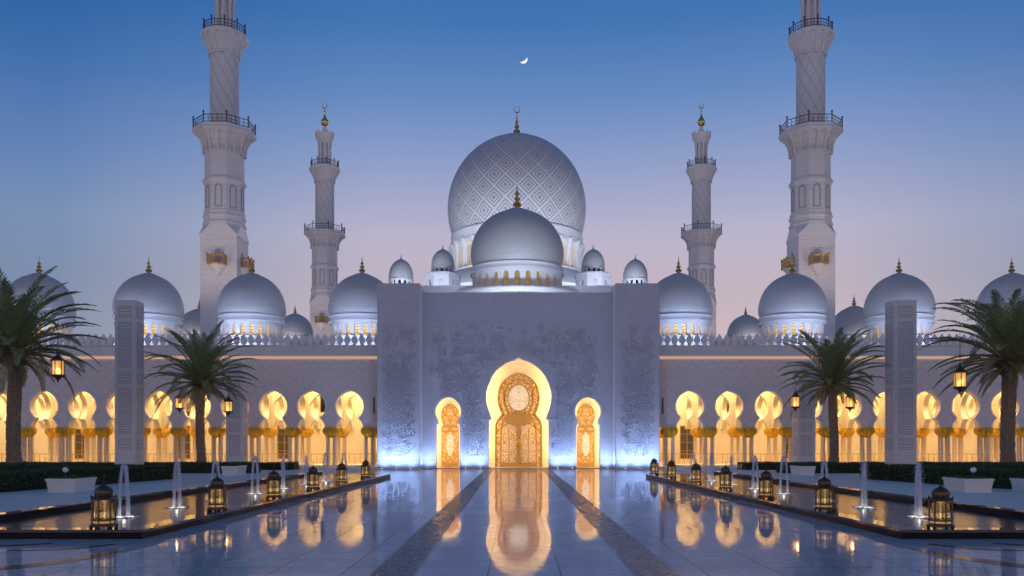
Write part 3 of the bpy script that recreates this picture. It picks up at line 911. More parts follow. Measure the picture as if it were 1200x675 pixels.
# carved vine relief on gate and towers
def relief(x0, x1, z0, z1, y, n, dens, seed, avoid=None):
    rr = random.Random(seed); mb = MB(); k = 0
    while k < n:
        x = rr.uniform(x0, x1); z = rr.uniform(z0, z1)
        if rr.random() > dens(x, z): 
            k += .25; continue
        if avoid and avoid(x, z): continue
        k += 1
        a = rr.choice((.6, -.6, 1.2, -1.2, 2.2, 2.9)) + rr.uniform(-.5, .5)
        L = rr.uniform(.07, .14); w = rr.uniform(.026, .045); h = rr.uniform(.03, .06)
        bend = rr.uniform(-.5, .5)*L
        ca, sa = cos(a), sin(a)
        def P(u, v_, d): return (x+u*ca-v_*sa, y-d, z+u*sa+v_*ca)
        v = [P(-L,0,0), P(-L*.4,w+bend*.3,0), P(L*.4,w+bend*.5,0), P(L,bend,0), P(L*.4,-w+bend*.5,0), P(-L*.4,-w+bend*.3,0), P(-L*.4,bend*.3,h), P(L*.4,bend*.5,h)]
        mb.add(v, [(0,1,6),(1,2,7,6),(2,3,7),(3,4,7),(4,5,6,7),(5,0,6)])
    return mb
def scrolls(x0, x1, z0, z1, y, dens, seed, avoid=None, pitch=.46):
    rr = random.Random(seed); mb = MB()
    nz = int((z1-z0)/pitch); nx = max(1, int((x1-x0)/pitch))
    for j in range(nz):
        for i in range(nx + (j % 2)):
            cx_ = x0 + (x1-x0)*(i + (.5 if j % 2 == 0 else 0))/nx; cz = z0 + pitch*(j+.5)
            if avoid and (avoid(cx_-.2, cz) or avoid(cx_+.2, cz) or avoid(cx_, cz-.2)): continue
            if rr.random() > dens(cx_, cz)*1.15: continue
            sgn = 1 if (i+j) % 2 else -1; a0 = rr.uniform(-.5, .5) + (pi/2 if j % 2 else -pi/2)
            pts = []; rad = []
            for k in range(17):
                u = k/16; a = a0 + sgn*u*4.0*pi*.8; r_ = .235*(1-u)**.8 + .02
                pts.append((cx_+r_*cos(a), y-.012, cz+r_*sin(a))); rad.append(.030*(1-.5*u))
            mb.tube(pts, rad, 4)
            for k in range(7):
                a = a0 + sgn*(k/7*2*pi); r_ = .235
                px, pz = cx_+r_*cos(a), cz+r_*sin(a); b_ = a + sgn*.9
                L = rr.uniform(.09, .13); w = .035
                dx, dz = cos(b_), sin(b_)
                P = lambda u, v_, d: (px+u*dx-v_*dz, y-d, pz+u*dz+v_*dx)
                v = [P(0,0,0), P(L*.5,w,0), P(L,0,0), P(L*.5,-w,0), P(L*.5,0,.05)]
                mb.add(v, [(0,1,4),(1,2,4),(2,3,4),(3,0,4)])
    return mb
def sm(x, a, b2):
    t = min(1, max(0, (x-a)/(b2-a))); return t*t*(3-2*t)
for s, xc in ((-1, -8.55), (1, 8.62)):
    dn = lambda x, z, xc=xc: (1 if abs(x-xc) < .85+.12*sin(z*3) else .25) * (1 - .75*sm(z, 4.2, 10))
    dns = lambda x, z: (1 if z < 5.5 else 1 - .6*sm(z, 5.5, 10.5))
    rl_ = relief(xc-.9, xc+.9, .95, 10.4, 61.3, 620, dn, 5+s); sc_ = scrolls(xc-.92, xc+.92, .95, 10.4, 61.3, dns, 15+s); rl_.add(sc_.v, sc_.f)
    rl_.build('carved_relief', M['relief'], gate, smooth=0)
def in_arch(x, z):
    ax = abs(x-.08)
    if ax < 2.75 and z < 8.5 and (ax < 2.35 or z > 3.4): 
        if z < 7.2 or ax < 2.75*(8.9-z)/1.7: return True
    if 4.05 < abs(x) < 6.35 and z < 5.45: return True
    return False
def dcen(x, z):
    ax = abs(x)
    if z < 3.2: return 1.0 if 2.5 < ax < 4.1 else 0
    if z < 7: return .85 if 2.6 < ax < 5.9-.25*(7-z) else .1
    return .55*(1-sm(z, 8.2, 11.5)) if ax < 5.9 else .05
for xa, xb, sd9 in ((-6.2, -.01, 21), (.01, 6.2, 22)):
    rl_ = relief(xa, xb, .95, 11.4, YG, 1150, dcen, sd9, in_arch); sc_ = scrolls(xa, xb, .95, 11.2, YG, dcen, 70+sd9, in_arch); rl_.add(sc_.v, sc_.f)
    rl_.build('carved_relief', M['relief'], gate, smooth=0)

# lamps inside the doorways
WARM = (1.0, .62, .26)
for sg in (-1, 1):
    # vertical coves hidden behind the front wall
    light('doorway_lamp', 'AREA', (.08+sg*2.75, YG+.66, 4.4), 250, WARM, (.08+sg*1.6, YG+2.4, 4.4), .25, 7.6)
    for c in (-5.1, 5.16):
        light('doorway_lamp', 'AREA', (c+sg*1.2, YG+.66, 2.8), 75, WARM, (c+sg*.7, YG+1.9, 2.8), .18, 5.0)
# in-ground uplights washing the marble
ul = [(-9.6,61.3),(-8.6,61.3),(-7.6,61.3),(-6.5,YG),(-3.75,YG),(-2.7,YG),(2.9,YG),(3.95,YG),(6.5,YG),(7.6,61.3),(8.65,61.3),(9.7,61.3)]
UG = 'ground uplights along the gate wall'
names = ['outermost', 'middle', 'innermost']
for i, (x, y) in enumerate(ul):
    side_ = 'left' if x < 0 else 'right'
    j = i if x < 0 else 11-i
    lab = [f'blue white uplight, outer of three under the {side_} tower', f'blue white uplight, middle of three under the {side_} tower', f'blue white uplight, inner of three under the {side_} tower',
           f'blue white uplight between {side_} tower and {side_} small door', f'blue white uplight beside the {side_} small door, under the carved vines', f'blue white uplight beside the great doorway on its {side_}'][j]
    t = thing('ground_light', lab, 'uplight', (x, y-.92, 0), group=UG)
    MB().lathe([(.10,0),(.10,.035),(.085,.05),(.07,.05)], 16, (x, y-.92, .003)).build('housing', M['rail'], t)
    MB().lathe([(.068,0),(.068,.05),(0,.055)], 16, (x, y-.92, .004)).build('lens', M['white_glow'], t)
    light('uplight_wide', 'SPOT', (x, y-.36, .10), 9, (.42, .60, 1.0), (x, y-.02, 1.0), spot=R(140), blend=1.0, radius=.06)
    light('uplight_beam', 'SPOT', (x, y-.92, .10), 280, (.36, .53, 1.0), (x, y-.02, 3.6), spot=R(160), blend=1.0, radius=.10)

# ------------------------------------------------------------------ prayer hall with its domes
hall = thing('prayer_hall', 'great white prayer hall behind the gate, its huge diamond patterned dome and smaller smooth domes', 'mosque', (0, 90, 0))
MB().box(-48, 48, 88, 140, 0, 12.4).build('lower_hall', M['wall'], hall, smooth=0)
MB().box(-15, 15, 80, 134, 12.4, 16.6).build('raised_hall', M['wall'], hall, smooth=0)
# front dome
c = (0, 84, 20.3)
Rr = 4.58
fd = MB().lathe(dome_prof(Rr, 4.4, .30, .05), 96, c).build('front_dome', M['dome_big'], hall, at=c, smooth=30)
dr_ = MB()
dr_.lathe([(4.30,-1.36),(4.52,-1.40),(4.56,-1.5),(4.42,-1.56),(4.46,-1.75),(4.62,-1.95),(4.60,-2.1),(4.2,-2.12)], 96, c)
drum_wall(dr_, 4.42, -3.9, -2.1, 26, -3.8, -2.75, -2.3, .50, .35, c)
dr_.lathe([(4.2,-3.9),(5.2,-3.9),(5.25,-4.0),(5.4,-4.05),(7.0,-4.25),(7.1,-4.4),(7.1,-4.8),(0,-4.8)], 96, c)
dr_.build('drum', M['plain'], fd, at=c, smooth=30)
MB().lathe(finial_prof(2.6, .115), 20, (c[0], c[1], c[2]+4.5)).build('finial', M['gold'], fd, at=c)
add_windows(fd, pane_mesh(M['lit_pane'], 4.1, 2*pi/26*.8, -3.85, -2.2), c, 26, c)
# main dome
c = (0, 112, 32.3)
Rr = 9.05
md = MB().lathe(dome_prof(Rr, 9.6, .40, .03, bulge=.93), 128, c).build('main_dome', M['diamond'], hall, at=c, smooth=30)
md['label'] = 'huge dome with concentric diamond relief'
dm = MB()
dm.lathe([(8.3,-3.60),(8.62,-3.62),(8.66,-3.9),(8.60,-4.1),(8.66,-4.9),(8.72,-5.2),(8.2,-5.3)], 128, c)
drum_wall(dm, 8.3, -8.6, -5.2, 28, -8.5, -6.1, -5.35, .60, .7, c)
dm.lathe([(8.2,-8.6),(8.9,-8.62),(8.9,-8.9),(9.2,-9.0),(11.3,-11.2),(11.3,-15.8),(0,-15.8)], 64, c)
# scalloped corbels over the engaged columns
for k in range(28):
    a = 2*pi*k/28
    x, y = c[0]+8.35*cos(a), c[1]+8.35*sin(a)
    dm.lathe([(.24,-8.6),(.24,-8.2),(.16,-8.1),(.15,-6.3),(.20,-6.2),(.42,-5.6),(.58,-5.15),(.55,-4.9),(.3,-4.75)], 10, (x, y, c[2]))
dm.build('drum', M['plain'], md, at=c, smooth=30)
fin = MB().lathe(finial_prof(3.1, .105), 20, (c[0], c[1], c[2]+9.75))
ra = 0.40
fin.tube([(ra*cos(a), c[1], c[2]+9.75+3.1+.38+ra*sin(a)) for a in [pi/2+.22+(2*pi-.44)*i/30 for i in range(31)]], [.02+.055*sin(pi*i/30) for i in range(31)], 6)
fin.build('finial', M['gold'], md, at=c)
add_windows(md, pane_mesh(M['lit_pane'], 7.55, 2*pi/28*.8, -8.55, -5.3), c, 28, c)
# small domes on turrets (two lower by the front dome, two outer)
def small_dome(x, y, zb, Rr, H, turret, body):
    c = (x, y, zb)
    s = MB().lathe([(r, z+.28*Rr) for r, z in dome_prof(Rr, H, .28, .05, 20, .95)], 40, c).build('small_dome', M['dome'], hall, at=c, smooth=30)
    d = MB(); drum_wall(d, Rr*1.0, -.62, 0, 14, -.58, -.30, -.12, .5, .15, c)
    d.lathe([(Rr*.8,0),(Rr*1.06,0),(Rr*1.06,.04),(Rr*.9,.08)], 40, c)
    if turret:
        d.lathe([(.5,-.62),(turret*1.04,-.62),(turret*1.05,-.78),(turret,-.82)], 8, c, R(22.5))
        tw = MB()
        for k in range(8):
            t2 = MB(); ap = turret*cos(pi/8); hw = turret*sin(pi/8)
            o = [(-hw,-body),(hw,-body),(hw,-.82),(-hw,-.82)]
            t2.plate([o, arch_outline(0, .24, -2.6, -1.75, -1.35, 8)], -ap, -ap+.2)
            t2.xform(Matrix.Translation(c) @ Matrix.Rotation(k*pi/4, 4, 'Z'))
            tw.add(t2.v, t2.f)
        tw.lathe([(turret*.82,-body),(turret*.82,-.9),(0,-.9)], 8, c, R(22.5))
        tw.build('turret', M['plain'], s, at=c, smooth=0)
    else:
        d.lathe([(Rr*.95,-.62),(Rr*1.2,-.66),(Rr*1.25,-body),(0,-body)], 8, c, R(22.5))
    d.build('drum', M['plain'], s, at=c, smooth=30)
    MB().lathe([(.07,-.02),(.09,.05),(.05,.12),(.06,.2),(.03,.3),(.01,.6)], 8, (x, y, zb+.28*Rr+H+.03)).build('finial', M['rail'], s, at=c)
small_dome(-8.0, 92, 20.55, 1.24, 1.75, 2.0, 4.2)
small_dome(8.2, 92, 20.55, 1.24, 1.75, 2.0, 4.2)
small_dome(-12.5, 92, 19.3, 1.32, 1.9, 0, 3.0)
small_dome(12.75, 92, 19.3, 1.32, 1.9, 0, 3.0)
for x, y, z, rr in ((-26.0,100,14.9,2.1),(-37.2,100,15.0,2.5),(26.8,100,14.7,2.15),(39.5,100,15.0,2.8)):
    arcade_dome(hall, x, y, z-.3, rr, 12.4)

# ------------------------------------------------------------------ minarets
def railing(mb, prof_r, z, h, n, sides=None, nb=3):
    """ring railing; n posts, nb balusters between"""
    def ring_at(r, zz, rad):
        k = sides or 40
        ph = pi/k if sides else 0
        cr_ = r/cos(pi/k) if sides else r
        mb.tube([(cr_*cos(ph+2*pi*i/k), cr_*sin(ph+2*pi*i/k), zz) for i in range(k+1)], rad*.75, 5)
    ring_at(prof_r, z+h, .06); ring_at(prof_r, z+.12, .05); ring_at(prof_r, z+h*.55, .03)
    tot = n*(nb+1)
    for i in range(tot):
        a = 2*pi*(i+.5*0)/tot + (pi/sides if sides else 0)
        r = prof_r
        if sides:
            w = ((a - pi/sides) % (2*pi/sides)) - pi/sides
            r = prof_r/cos(w)
        big_ = i % (nb+1) == 0
        mb.tube([(r*cos(a), r*sin(a), z), (r*cos(a), r*sin(a), z+h+(.25 if big_ else 0))], .065 if big_ else .028, 5)
        if big_: mb.lathe([(.05,0),(.13,.08),(.05,.18),(.0,.3)], 6, (r*cos(a), r*sin(a), z+h+.2))
mn = thing('minaret', 'tall front minaret on the left, cut by the top of the picture', 'minaret', (0,0,0), group='four white minarets')
b8 = cos(pi/8)
lo = MB(); lo.box(-1.82, 1.82, -1.82, 1.82, 0, 22.4)
hv = [(sx*1.82, sy*1.82, 22.4) for sx in (-1,1) for sy in (-1,1)]
lo.build('square_base', M['tower'], mn, smooth=0)
bm = bmesh.new()
for x, y in ((-1.9,-1.9),(1.9,-1.9),(1.9,1.9),(-1.9,1.9)):
    bm.verts.new((x, y, 22.4)); bm.verts.new((x, y, 22.5))
for i in range(8):
    a = pi/8 + i*pi/4; bm.verts.new((1.9/b8*cos(a), 1.9/b8*sin(a), 23.6))
bmesh.ops.convex_hull(bm, input=bm.verts)
bm.verts.ensure_lookup_table(); bm.verts.index_update()
ch = MB().add([tuple(v.co) for v in bm.verts], [tuple(v.index for v in f.verts) for f in bm.faces]); bm.free()
ch.build('chamfer', M['plain'], mn, smooth=0)
oct_ = MB()
P8 = [(1.86,23.6),(1.98,23.65),(1.98,23.9),(1.87,23.98),(1.87,24.35),(1.96,24.45),(1.96,24.62),(1.87,24.75),(1.87,25.05),(1.78,25.1),(1.78,27.75),(1.87,27.8),(1.96,28.0),(1.96,28.2),(1.87,28.35),(1.78,28.4),(1.76,31.3),
      (1.78,31.6),(1.92,32.1),(2.25,32.6),(2.65,32.85),(2.85,32.95),(2.88,33.3),(1.0,33.3)]
oct_.lathe([(r/b8, z) for r, z in P8], 8, (0,0,0), pi/8)
# arched niches under the gallery: an outer shell with arched openings
def interp(P, z):
    for (r0, z0), (r1, z1) in zip(P[:-1], P[1:]):
        if z0 <= z <= z1 and z1 > z0: return r0 + (r1-r0)*(z-z0)/(z1-z0)
    return P[-1][0]
def flare_shell(mb, P, z0, z1, n, wfrac, wz0, wzs, wzt, out, oct8):
    tmp = MB(); bw = 2*pi/n
    for k in range(n):
        a0 = k*bw; half = bw*wfrac/2
        hole = [(a0+bw/2-half, wz0)] + [(a0+bw/2-half, wz0+(wzs-wz0)*i/5) for i in range(1,6)]
        hole += [(a0+bw/2+half*cos(pi-pi*i/10), wzs+(wzt-wzs)*sin(pi*i/10)) for i in range(1,10)]
        hole += [(a0+bw/2+half, wz0+(wzs-wz0)*i/5) for i in range(5,0,-1)] + [(a0+bw/2+half, wz0)]
        L = [(a0, z0+(z1-z0)*i/10) for i in range(11)]; Rt = [(a0+bw, z0+(z1-z0)*i/10) for i in range(10,-1,-1)]
        tmp.plate([list(reversed(L+Rt)), hole], 0, 1)
    for i, (a, y, z) in enumerate(tmp.v):
        r = interp(P, z) + out*(1-y)
        if oct8:
            w = (a % (pi/4)) - pi/8; r = r/cos(w); a2 = a + pi/8
        else: a2 = a
        tmp.v[i] = (r*cos(a2), r*sin(a2), z)
    mb.add(tmp.v, tmp.f)
flare_shell(oct_, [(1.76,30.6),(1.76,31.3),(1.78,31.6),(1.92,32.1),(2.25,32.6),(2.62,32.85),(2.7,33.0)], 30.9, 32.95, 16, .74, 31.0, 32.1, 32.75, .24, True)
oct_.build('octagonal_shaft', M['tower'], mn, smooth=0)
for i in range(8):
    a = i*pi/4
    f = MB()
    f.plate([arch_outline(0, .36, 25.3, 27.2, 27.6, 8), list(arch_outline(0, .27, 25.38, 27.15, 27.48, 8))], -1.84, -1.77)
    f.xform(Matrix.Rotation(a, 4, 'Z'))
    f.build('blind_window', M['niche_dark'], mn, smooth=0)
rl = MB(); railing(rl, 2.76, 33.3, .80, 8, 8, 4); rl.build('gallery_railing', M['rail'], mn)
MB().lathe([(1.46,33.3),(1.42,33.6),(1.40,41.0)], 40).build('round_shaft', M['twist'], mn, smooth=30)
up = MB().lathe([(1.40,41.0),(1.46,41.1),(1.50,41.4),(1.68,41.9),(1.98,42.4),(2.16,42.7),(2.2,43.1),(.6,43.1)], 40)
flare_shell(up, [(1.40,40.6),(1.46,41.1),(1.50,41.4),(1.68,41.9),(1.98,42.4),(2.16,42.7),(2.2,43.0)], 40.9, 42.9, 14, .72, 41.0, 42.1, 42.7, .15, False)
up.build('upper_gallery', M['plain'], mn, smooth=35)
rl = MB(); railing(rl, 2.06, 43.1, .75, 10, None, 3); rl.build('gallery_railing', M['rail'], mn)
MB().lathe([(.66,43.1),(.62,46.6)], 24).build('lantern_core', M['plain'], mn)
for i in range(8):
    a = i*pi/4+.2
    MB().lathe([(.24,43.1),(.24,43.3),(.17,43.4),(.16,46.2),(.25,46.45),(.25,46.6)], 10, (.82*cos(a), .82*sin(a), 0)).build('slender_column', M['plain'], mn)
cr_ = MB().lathe([(1.02,46.6),(1.06,46.9),(1.22,47.3),(1.42,47.8),(1.45,48.15),(1.2,48.2),(.62,48.25),(.42,48.6),(.28,49.0),(.30,49.1),(.2,49.3),(.1,49.4)], 24)
for i in range(12):
    a = i*pi/6; cr_.lathe([(.1,0),(.16,.12),(.02,.42)], 5, (1.34*cos(a), 1.34*sin(a), 48.15))
cr_.build('crown', M['plain'], mn, smooth=30)
fn = MB().lathe([(.12,49.35),(.3,49.45),(.5,49.65),(.6,49.95),(.5,50.3),(.28,50.6),(.13,51.0),(.08,51.5),(.14,51.6),(.06,51.7),(.05,52.1)], 20)
fn.tube([(.36*cos(a), 0, 52.5+.36*sin(a)) for a in [pi/2+.35+(2*pi-.7)*i/24 for i in range(25)]], [.02+.07*sin(pi*i/24) for i in range(25)], 6)
fn.build('finial', M['gold'], mn)
for k in range(2):
    rot = Matrix.Rotation(k*pi/2, 4, 'Z')
    cb = MB().lathe([(.05,18.3),(.14,18.45),(.30,18.75),(.75,19.25),(.85,19.35),(.85,19.5),(0,19.5)], 14, (0,-1.95,0), pi/14)
    cb.xform(rot)
    bo = cb.build('balcony', M['plain'], mn)
    r2 = MB()
    for z in (19.6, 20.35): 
        r2.tube([(-.82,-1.85,z),(-.82,-2.7,z),(.82,-2.7,z),(.82,-1.85,z)], .05, 5)
    for i in range(9): r2.tube([(-.82+.205*i,-2.7,19.5),(-.82+.205*i,-2.7,20.4)], .06 if i % 4 == 0 else .04, 5)
    for i in range(3):
        for s in (-.82,.82): r2.tube([(s,-1.9-.3*i,19.5),(s,-1.9-.3*i,20.35)], .04, 5)
    for s in (-.82,0,.82): r2.lathe([(.05,0),(.1,.08),(0,.3)], 6, (s,-2.7,20.35))
    r2.box(-.85,.85,-2.75,-1.83,19.44,19.52)
    r2.xform(rot).build('balcony_railing', M['goldrail'], bo, at=(0,0,0))
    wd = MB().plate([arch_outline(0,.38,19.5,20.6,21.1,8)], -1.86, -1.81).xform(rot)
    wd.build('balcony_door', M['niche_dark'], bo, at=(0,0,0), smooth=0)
# place
spots = [((-29.65,86.5),1.0,'tall front minaret on the left, its top cut by the picture edge'),
         ((29.75,86.5),1.0,'tall front minaret on the right, its top cut by the picture edge'),
         ((-28.9,128.5),1.0,'whole slender minaret with gold ball, behind the domes on the left'),
         ((27.8,128.5),1.0,'whole slender minaret with gold ball, behind the domes on the right')]
for i, ((x, y), s, lab) in enumerate(spots):
    if i == 0: mn.location = (x, y, 0); mn['label'] = lab
    else:
        cm = copy_tree(mn, loc=(x, y, 0), label=lab, rz=(-pi/2 if x > 0 else 0))
        if x > 0:
            for ch_ in cm.children:
                if ch_.name.startswith('finial'): ch_.rotation_euler = (0, 0, pi/2)

# ------------------------------------------------------------------ roof floodlights on domes
def flood(loc, tgt, e, sx, sy, col=(.62, .74, 1.0), spread=R(150)):
    light('roof_floodlight', 'AREA', loc, e, col, tgt, sx, sy, spread=spread)
for x in (-13.1,-22.4,-31.1,-40.35,13.6,23.2,32.2,41.7):
    flood((x, 66.0, 9.0), (x, 71, 12.8), 220, 4.5, .3, (.45,.60,1.0))
flood((0, 71.0, 13.3), (0, 81, 20.5), 330, 8, .4, (.62,.76,1.0), R(95))
for s in (-1, 1):
    flood((s*12.5, 98, 17.2), (s*4, 108, 31), 550, 5, .5, (.7,.8,1.0), R(110))
    flood((s*8, 86.5, 16.9), (s*8, 92, 20.5), 150, 2.5, .3)
    flood((s*12.6, 88, 17.4), (s*12.6, 92, 21), 90, 1.6, .3)
flood((0, 93, 17.2), (0, 106, 34), 500, 8, .5, (.7,.8,1.0), R(100))
for x, y in ((-29.65,86.5),(29.75,86.5),(-28.9,128.5),(27.8,128.5)):
    for dx in (-5, 5):
        light('minaret_fill_spot', 'SPOT', (x+dx, y-10.5, 13.0), 1200, (1.0, .80, .72), (x, y, 29), spot=R(88), blend=1.0, radius=.3)  # added spots without fittings, there to brighten the minarets
for x, y in ((-26,96.0),(-37.2,96.0),(26.8,96.0),(39.5,96.0)):
    flood((x, y, 12.6), (x, 100, 15), 40, 3, .3, (.85,.85,1))

# ------------------------------------------------------------------ freestanding carved pillars
TZ = .30
def pillar(x, y, w, h, label):
    t = thing('carved_pillar', label, 'pillar', (x, y, 0), group='freestanding carved marble pillars')
    hw = w/2
    MB().bevbox(x-hw, x+hw, y-hw, y+hw, 0, h, .02).build('pillar_shaft', M['wall'], t, smooth=0)
    rr = random.Random(3)
    # carved panels on the four faces: frames and pierced star lattice
    p = MB()
    def face(fn):
        f = MB(); z = 1.2; k = 0
        seq = []
        zt = h-.35
        while zt > 1.6:
            hh = .62 if k % 2 == 0 else 2.6
            hh = min(hh, zt-1.0)
            seq.append((zt-hh, zt)); zt -= hh+.28; k += 1
        pw = w*.30
        for a, b2 in seq:
            f.box(-pw, pw, -hw-.012, -hw+.01, a, a+.03); f.box(-pw, pw, -hw-.012, -hw+.01, b2-.03, b2)
            f.box(-pw, -pw+.03, -hw-.012, -hw+.01, a+.03, b2-.03); f.box(pw-.03, pw, -hw-.012, -hw+.01, a+.03, b2-.03)
            st = .135; nz = max(1, int((b2-a-.1)/st)); nx = 5
            for i in range(nx):
                for j in range(nz):
                    cx_ = -pw+.06+(2*pw-.12)*(i+.5)/nx; cz = a+.05+(b2-a-.1)*(j+.5)/nz
                    s1 = .050
                    f.add([(cx_-s1,-hw-.003,cz),(cx_,-hw-.003,cz-s1),(cx_+s1,-hw-.003,cz),(cx_,-hw-.003,cz+s1)], [(0,1,2,3)])
        return f
    for k in range(4):
        f = face(k); f.xform(Matrix.Translation((x,y,0)) @ Matrix.Rotation(k*pi/2, 4, 'Z'))
        p.add(f.v, f.f)
    p.build('carved_panel', M['niche_dark'], t, smooth=0)
    return t
pillar(-22.4, 49.2, 1.18, 10.05, 'tall carved marble pillar rising behind the hedge on the left, nearer the camera')
pillar(22.05, 49.2, 1.28, 10.05, 'tall carved marble pillar rising behind the hedge on the right, nearer the camera')
pillar(-19.15, 58.2, 1.15, 7.4, 'shorter carved pillar beside the smaller left palm, farther back')
pillar(19.5, 58.2, 1.2, 7.4, 'shorter carved pillar beside the smaller right palm, farther back')

# ------------------------------------------------------------------ pools and terraces
def strip_poly(name, pts, z0, z1, mat, parent=None):
    n = len(pts)
    v = [(x, y, z0) for x, y in pts] + [(x, y, z1) for x, y in pts]
    f = [tuple(range(n-1,-1,-1)), tuple(range(n, 2*n))] + [(i, (i+1) % n, n+(i+1) % n, n+i) for i in range(n)]
    return MB().add(v, f).build(name, mat, parent, smooth=0)
for s in (-1, 1):
    sd_n = 'left' if s < 0 else 'right'
    K = lambda y, off=0: s*((7.76 - (y-17.4)*.021) + off)   # inner kerb line
    O = lambda y, off=0: s*((12.05 - (y-17.4)*.038) + off)
    y0, y1 = 17.45, 47.6
    pool = thing('reflecting_pool', f'long dark edged reflecting pool with fountain jets on the {sd_n} of the plaza', 'pool', (s*10, 30, 0))
    strip_poly('pool_bed', [(K(y0), y0), (K(y1), y1), (O(y1, .1), y1), (O(y0, .1), y0)], 0.0, .135, M['black_stone'], pool)
    kb = MB()
    def slab(p):
        n = len(p); v = [(x, y, .137) for x, y in p] + [(x, y, .192) for x, y in p]
        kb.add(v, [tuple(range(n-1,-1,-1)), tuple(range(n, 2*n))] + [(i,(i+1)%n,n+(i+1)%n,n+i) for i in range(n)])
    kw = .42
    slab([(K(y0,-.03), y0-.03), (K(y1,-.03), y1+.03), (K(y1, kw), y1+.03), (K(y0, kw), y0-.03)])
    slab([(K(y0, kw)+s*.002, y0-.03), (O(y0), y0-.03), (O(y0), y0+.40), (K(y0, kw)+s*.002, y0+.40)])
    slab([(K(y1, kw)+s*.002, y1-.35), (O(y1), y1-.35), (O(y1), y1+.03), (K(y1, kw)+s*.002, y1+.03)])
    kb.build('kerb', M['kerb_top'], pool, smooth=0)
    wt = strip_poly('pool_water', [(K(y0, kw)+s*.004, y0+.402), (K(y1, kw)+s*.004, y1-.352), (O(y1)-s*.004, y1-.352), (O(y0)-s*.004, y0+.402)], .138, .178, M['water'], pool)
    # terrace with a dark upstand
    up_ = strip_poly('terrace_kerb', [(O(y0)+s*.002, y0-.03), (O(y1)+s*.002, y1+.03), (O(y1, .30), y1+.03), (O(y0, .30), y0-.03)], 0, TZ-.012, M['black_stone'])
    struct(strip_poly('terrace_kerb', [(O(y0, -.02), y0-.05), (O(y1, -.02), y1+.05), (O(y1, .30), y1+.05), (O(y0, .30), y0-.05)], TZ-.01, TZ+.02, M['kerb_top']))
    struct(up_)
    struct(strip_poly('terrace', [(O(y0, .302), y0-.03), (O(y1, .302), y1+.03), (O(y1,.302), 61.2), (s*60, 61.2), (s*60, y0-.03)], 0, TZ, M['paving']))

# ------------------------------------------------------------------ fountains
def jet_master(label, loc):
    t = thing('fountain_jet', label, 'fountain jet', loc, group='fountain jets in the two pools')
    rr = random.Random(11)
    h = 1.25; mb = MB()
    for i in range(8):
        a = rr.uniform(-.45, .45); w = rr.uniform(.10, .155); hh = h*rr.uniform(.94, 1.0); ox = rr.uniform(-.012, .012); oy = rr.uniform(-.03, .03)
        pts = []; rad = []
        for k in range(31):
            u = -1 + 2*k/30
            uu = math.copysign(abs(u)**.55, u)
            pts.append((ox + w*uu*cos(a), oy + w*uu*sin(a), hh*(1-abs(uu)**3.6)))
            rad.append(.010 + .006*(1-abs(u)))
        mb.tube(pts, rad, 5)
    # droplets
    for i in range(320):
        a = rr.uniform(0, 2*pi); u = rr.random()**.6; r_ = .02+.11*u+rr.uniform(-.02,.04); z = h*(1-u**3.6)+rr.uniform(-.08,.05)
        s_ = rr.uniform(.004,.010); c = (r_*cos(a), r_*sin(a), max(.02, z))
        mb.add([(c[0]-s_,c[1],c[2]),(c[0]+s_,c[1],c[2]),(c[0],c[1]-s_,c[2]),(c[0],c[1]+s_,c[2]),(c[0],c[1],c[2]-s_*1.6),(c[0],c[1],c[2]+s_*1.6)],
               [(0,2,5),(2,1,5),(1,3,5),(3,0,5),(2,0,4),(1,2,4),(3,1,4),(0,3,4)])
    mb.v = [(x+loc[0], y+loc[1], z+loc[2]) for x, y, z in mb.v]
    mb.build('water_jet', M['jet'], t)
    f = MB()
    for i in range(70):
        a = rr.uniform(0, 2*pi); r_ = .08+.24*rr.random(); 
        f.lathe([(.02,-.002),(rr.uniform(.02,.04),.012),(.012,.03),(0,.035)], 6, (loc[0]+r_*cos(a), loc[1]+r_*sin(a), loc[2]))
    f.lathe([(.02,.0),(.30,.003),(.27,.012),(.02,.018)], 24, loc, lobes=7, lobe_amp=.06)
    f.build('splash_foam', M['foam'], t)
    n = MB().lathe([(.06,-.01),(.06,.03),(.04,.05)], 12, loc); n.build('nozzle', M['rail'], t)
    l = MB().lathe([(.05,.012),(.23,.019),(.20,.024),(.05,.026)], 20, loc, lobes=5, lobe_amp=.08); l.build('lit_foam_ring', emis('fountain_glow', (1.0,.90,.70), 1.5), t)  # glowing ring laid on the foam in place of light falling there
    return t
ords = ['first', 'second', 'third', 'fourth', 'fifth', 'sixth', 'seventh', 'eighth']
jm = None
for s in (-1, 1):
    for i, y in enumerate((20.4, 23.3, 26.0, 29.5, 32.6, 35.7, 38.8, 42.2)):
        x = s*(9.5 - .04*(y-20.4))
        lab = f'{ords[i]} fountain jet from the camera in the {"left" if s<0 else "right"} pool, white arching water'
        loc = (x, y, .175)
        if jm is None: jm = jet_master(lab, loc)
        else: copy_tree(jm, loc=loc, label=lab, rz=i*.7+s, scale=(1, 1, 1.03-.03*(i % 3)))
        light('fountain_glow', 'POINT', (x, y, .27), .25, (1.0, .93, .80), radius=.04)

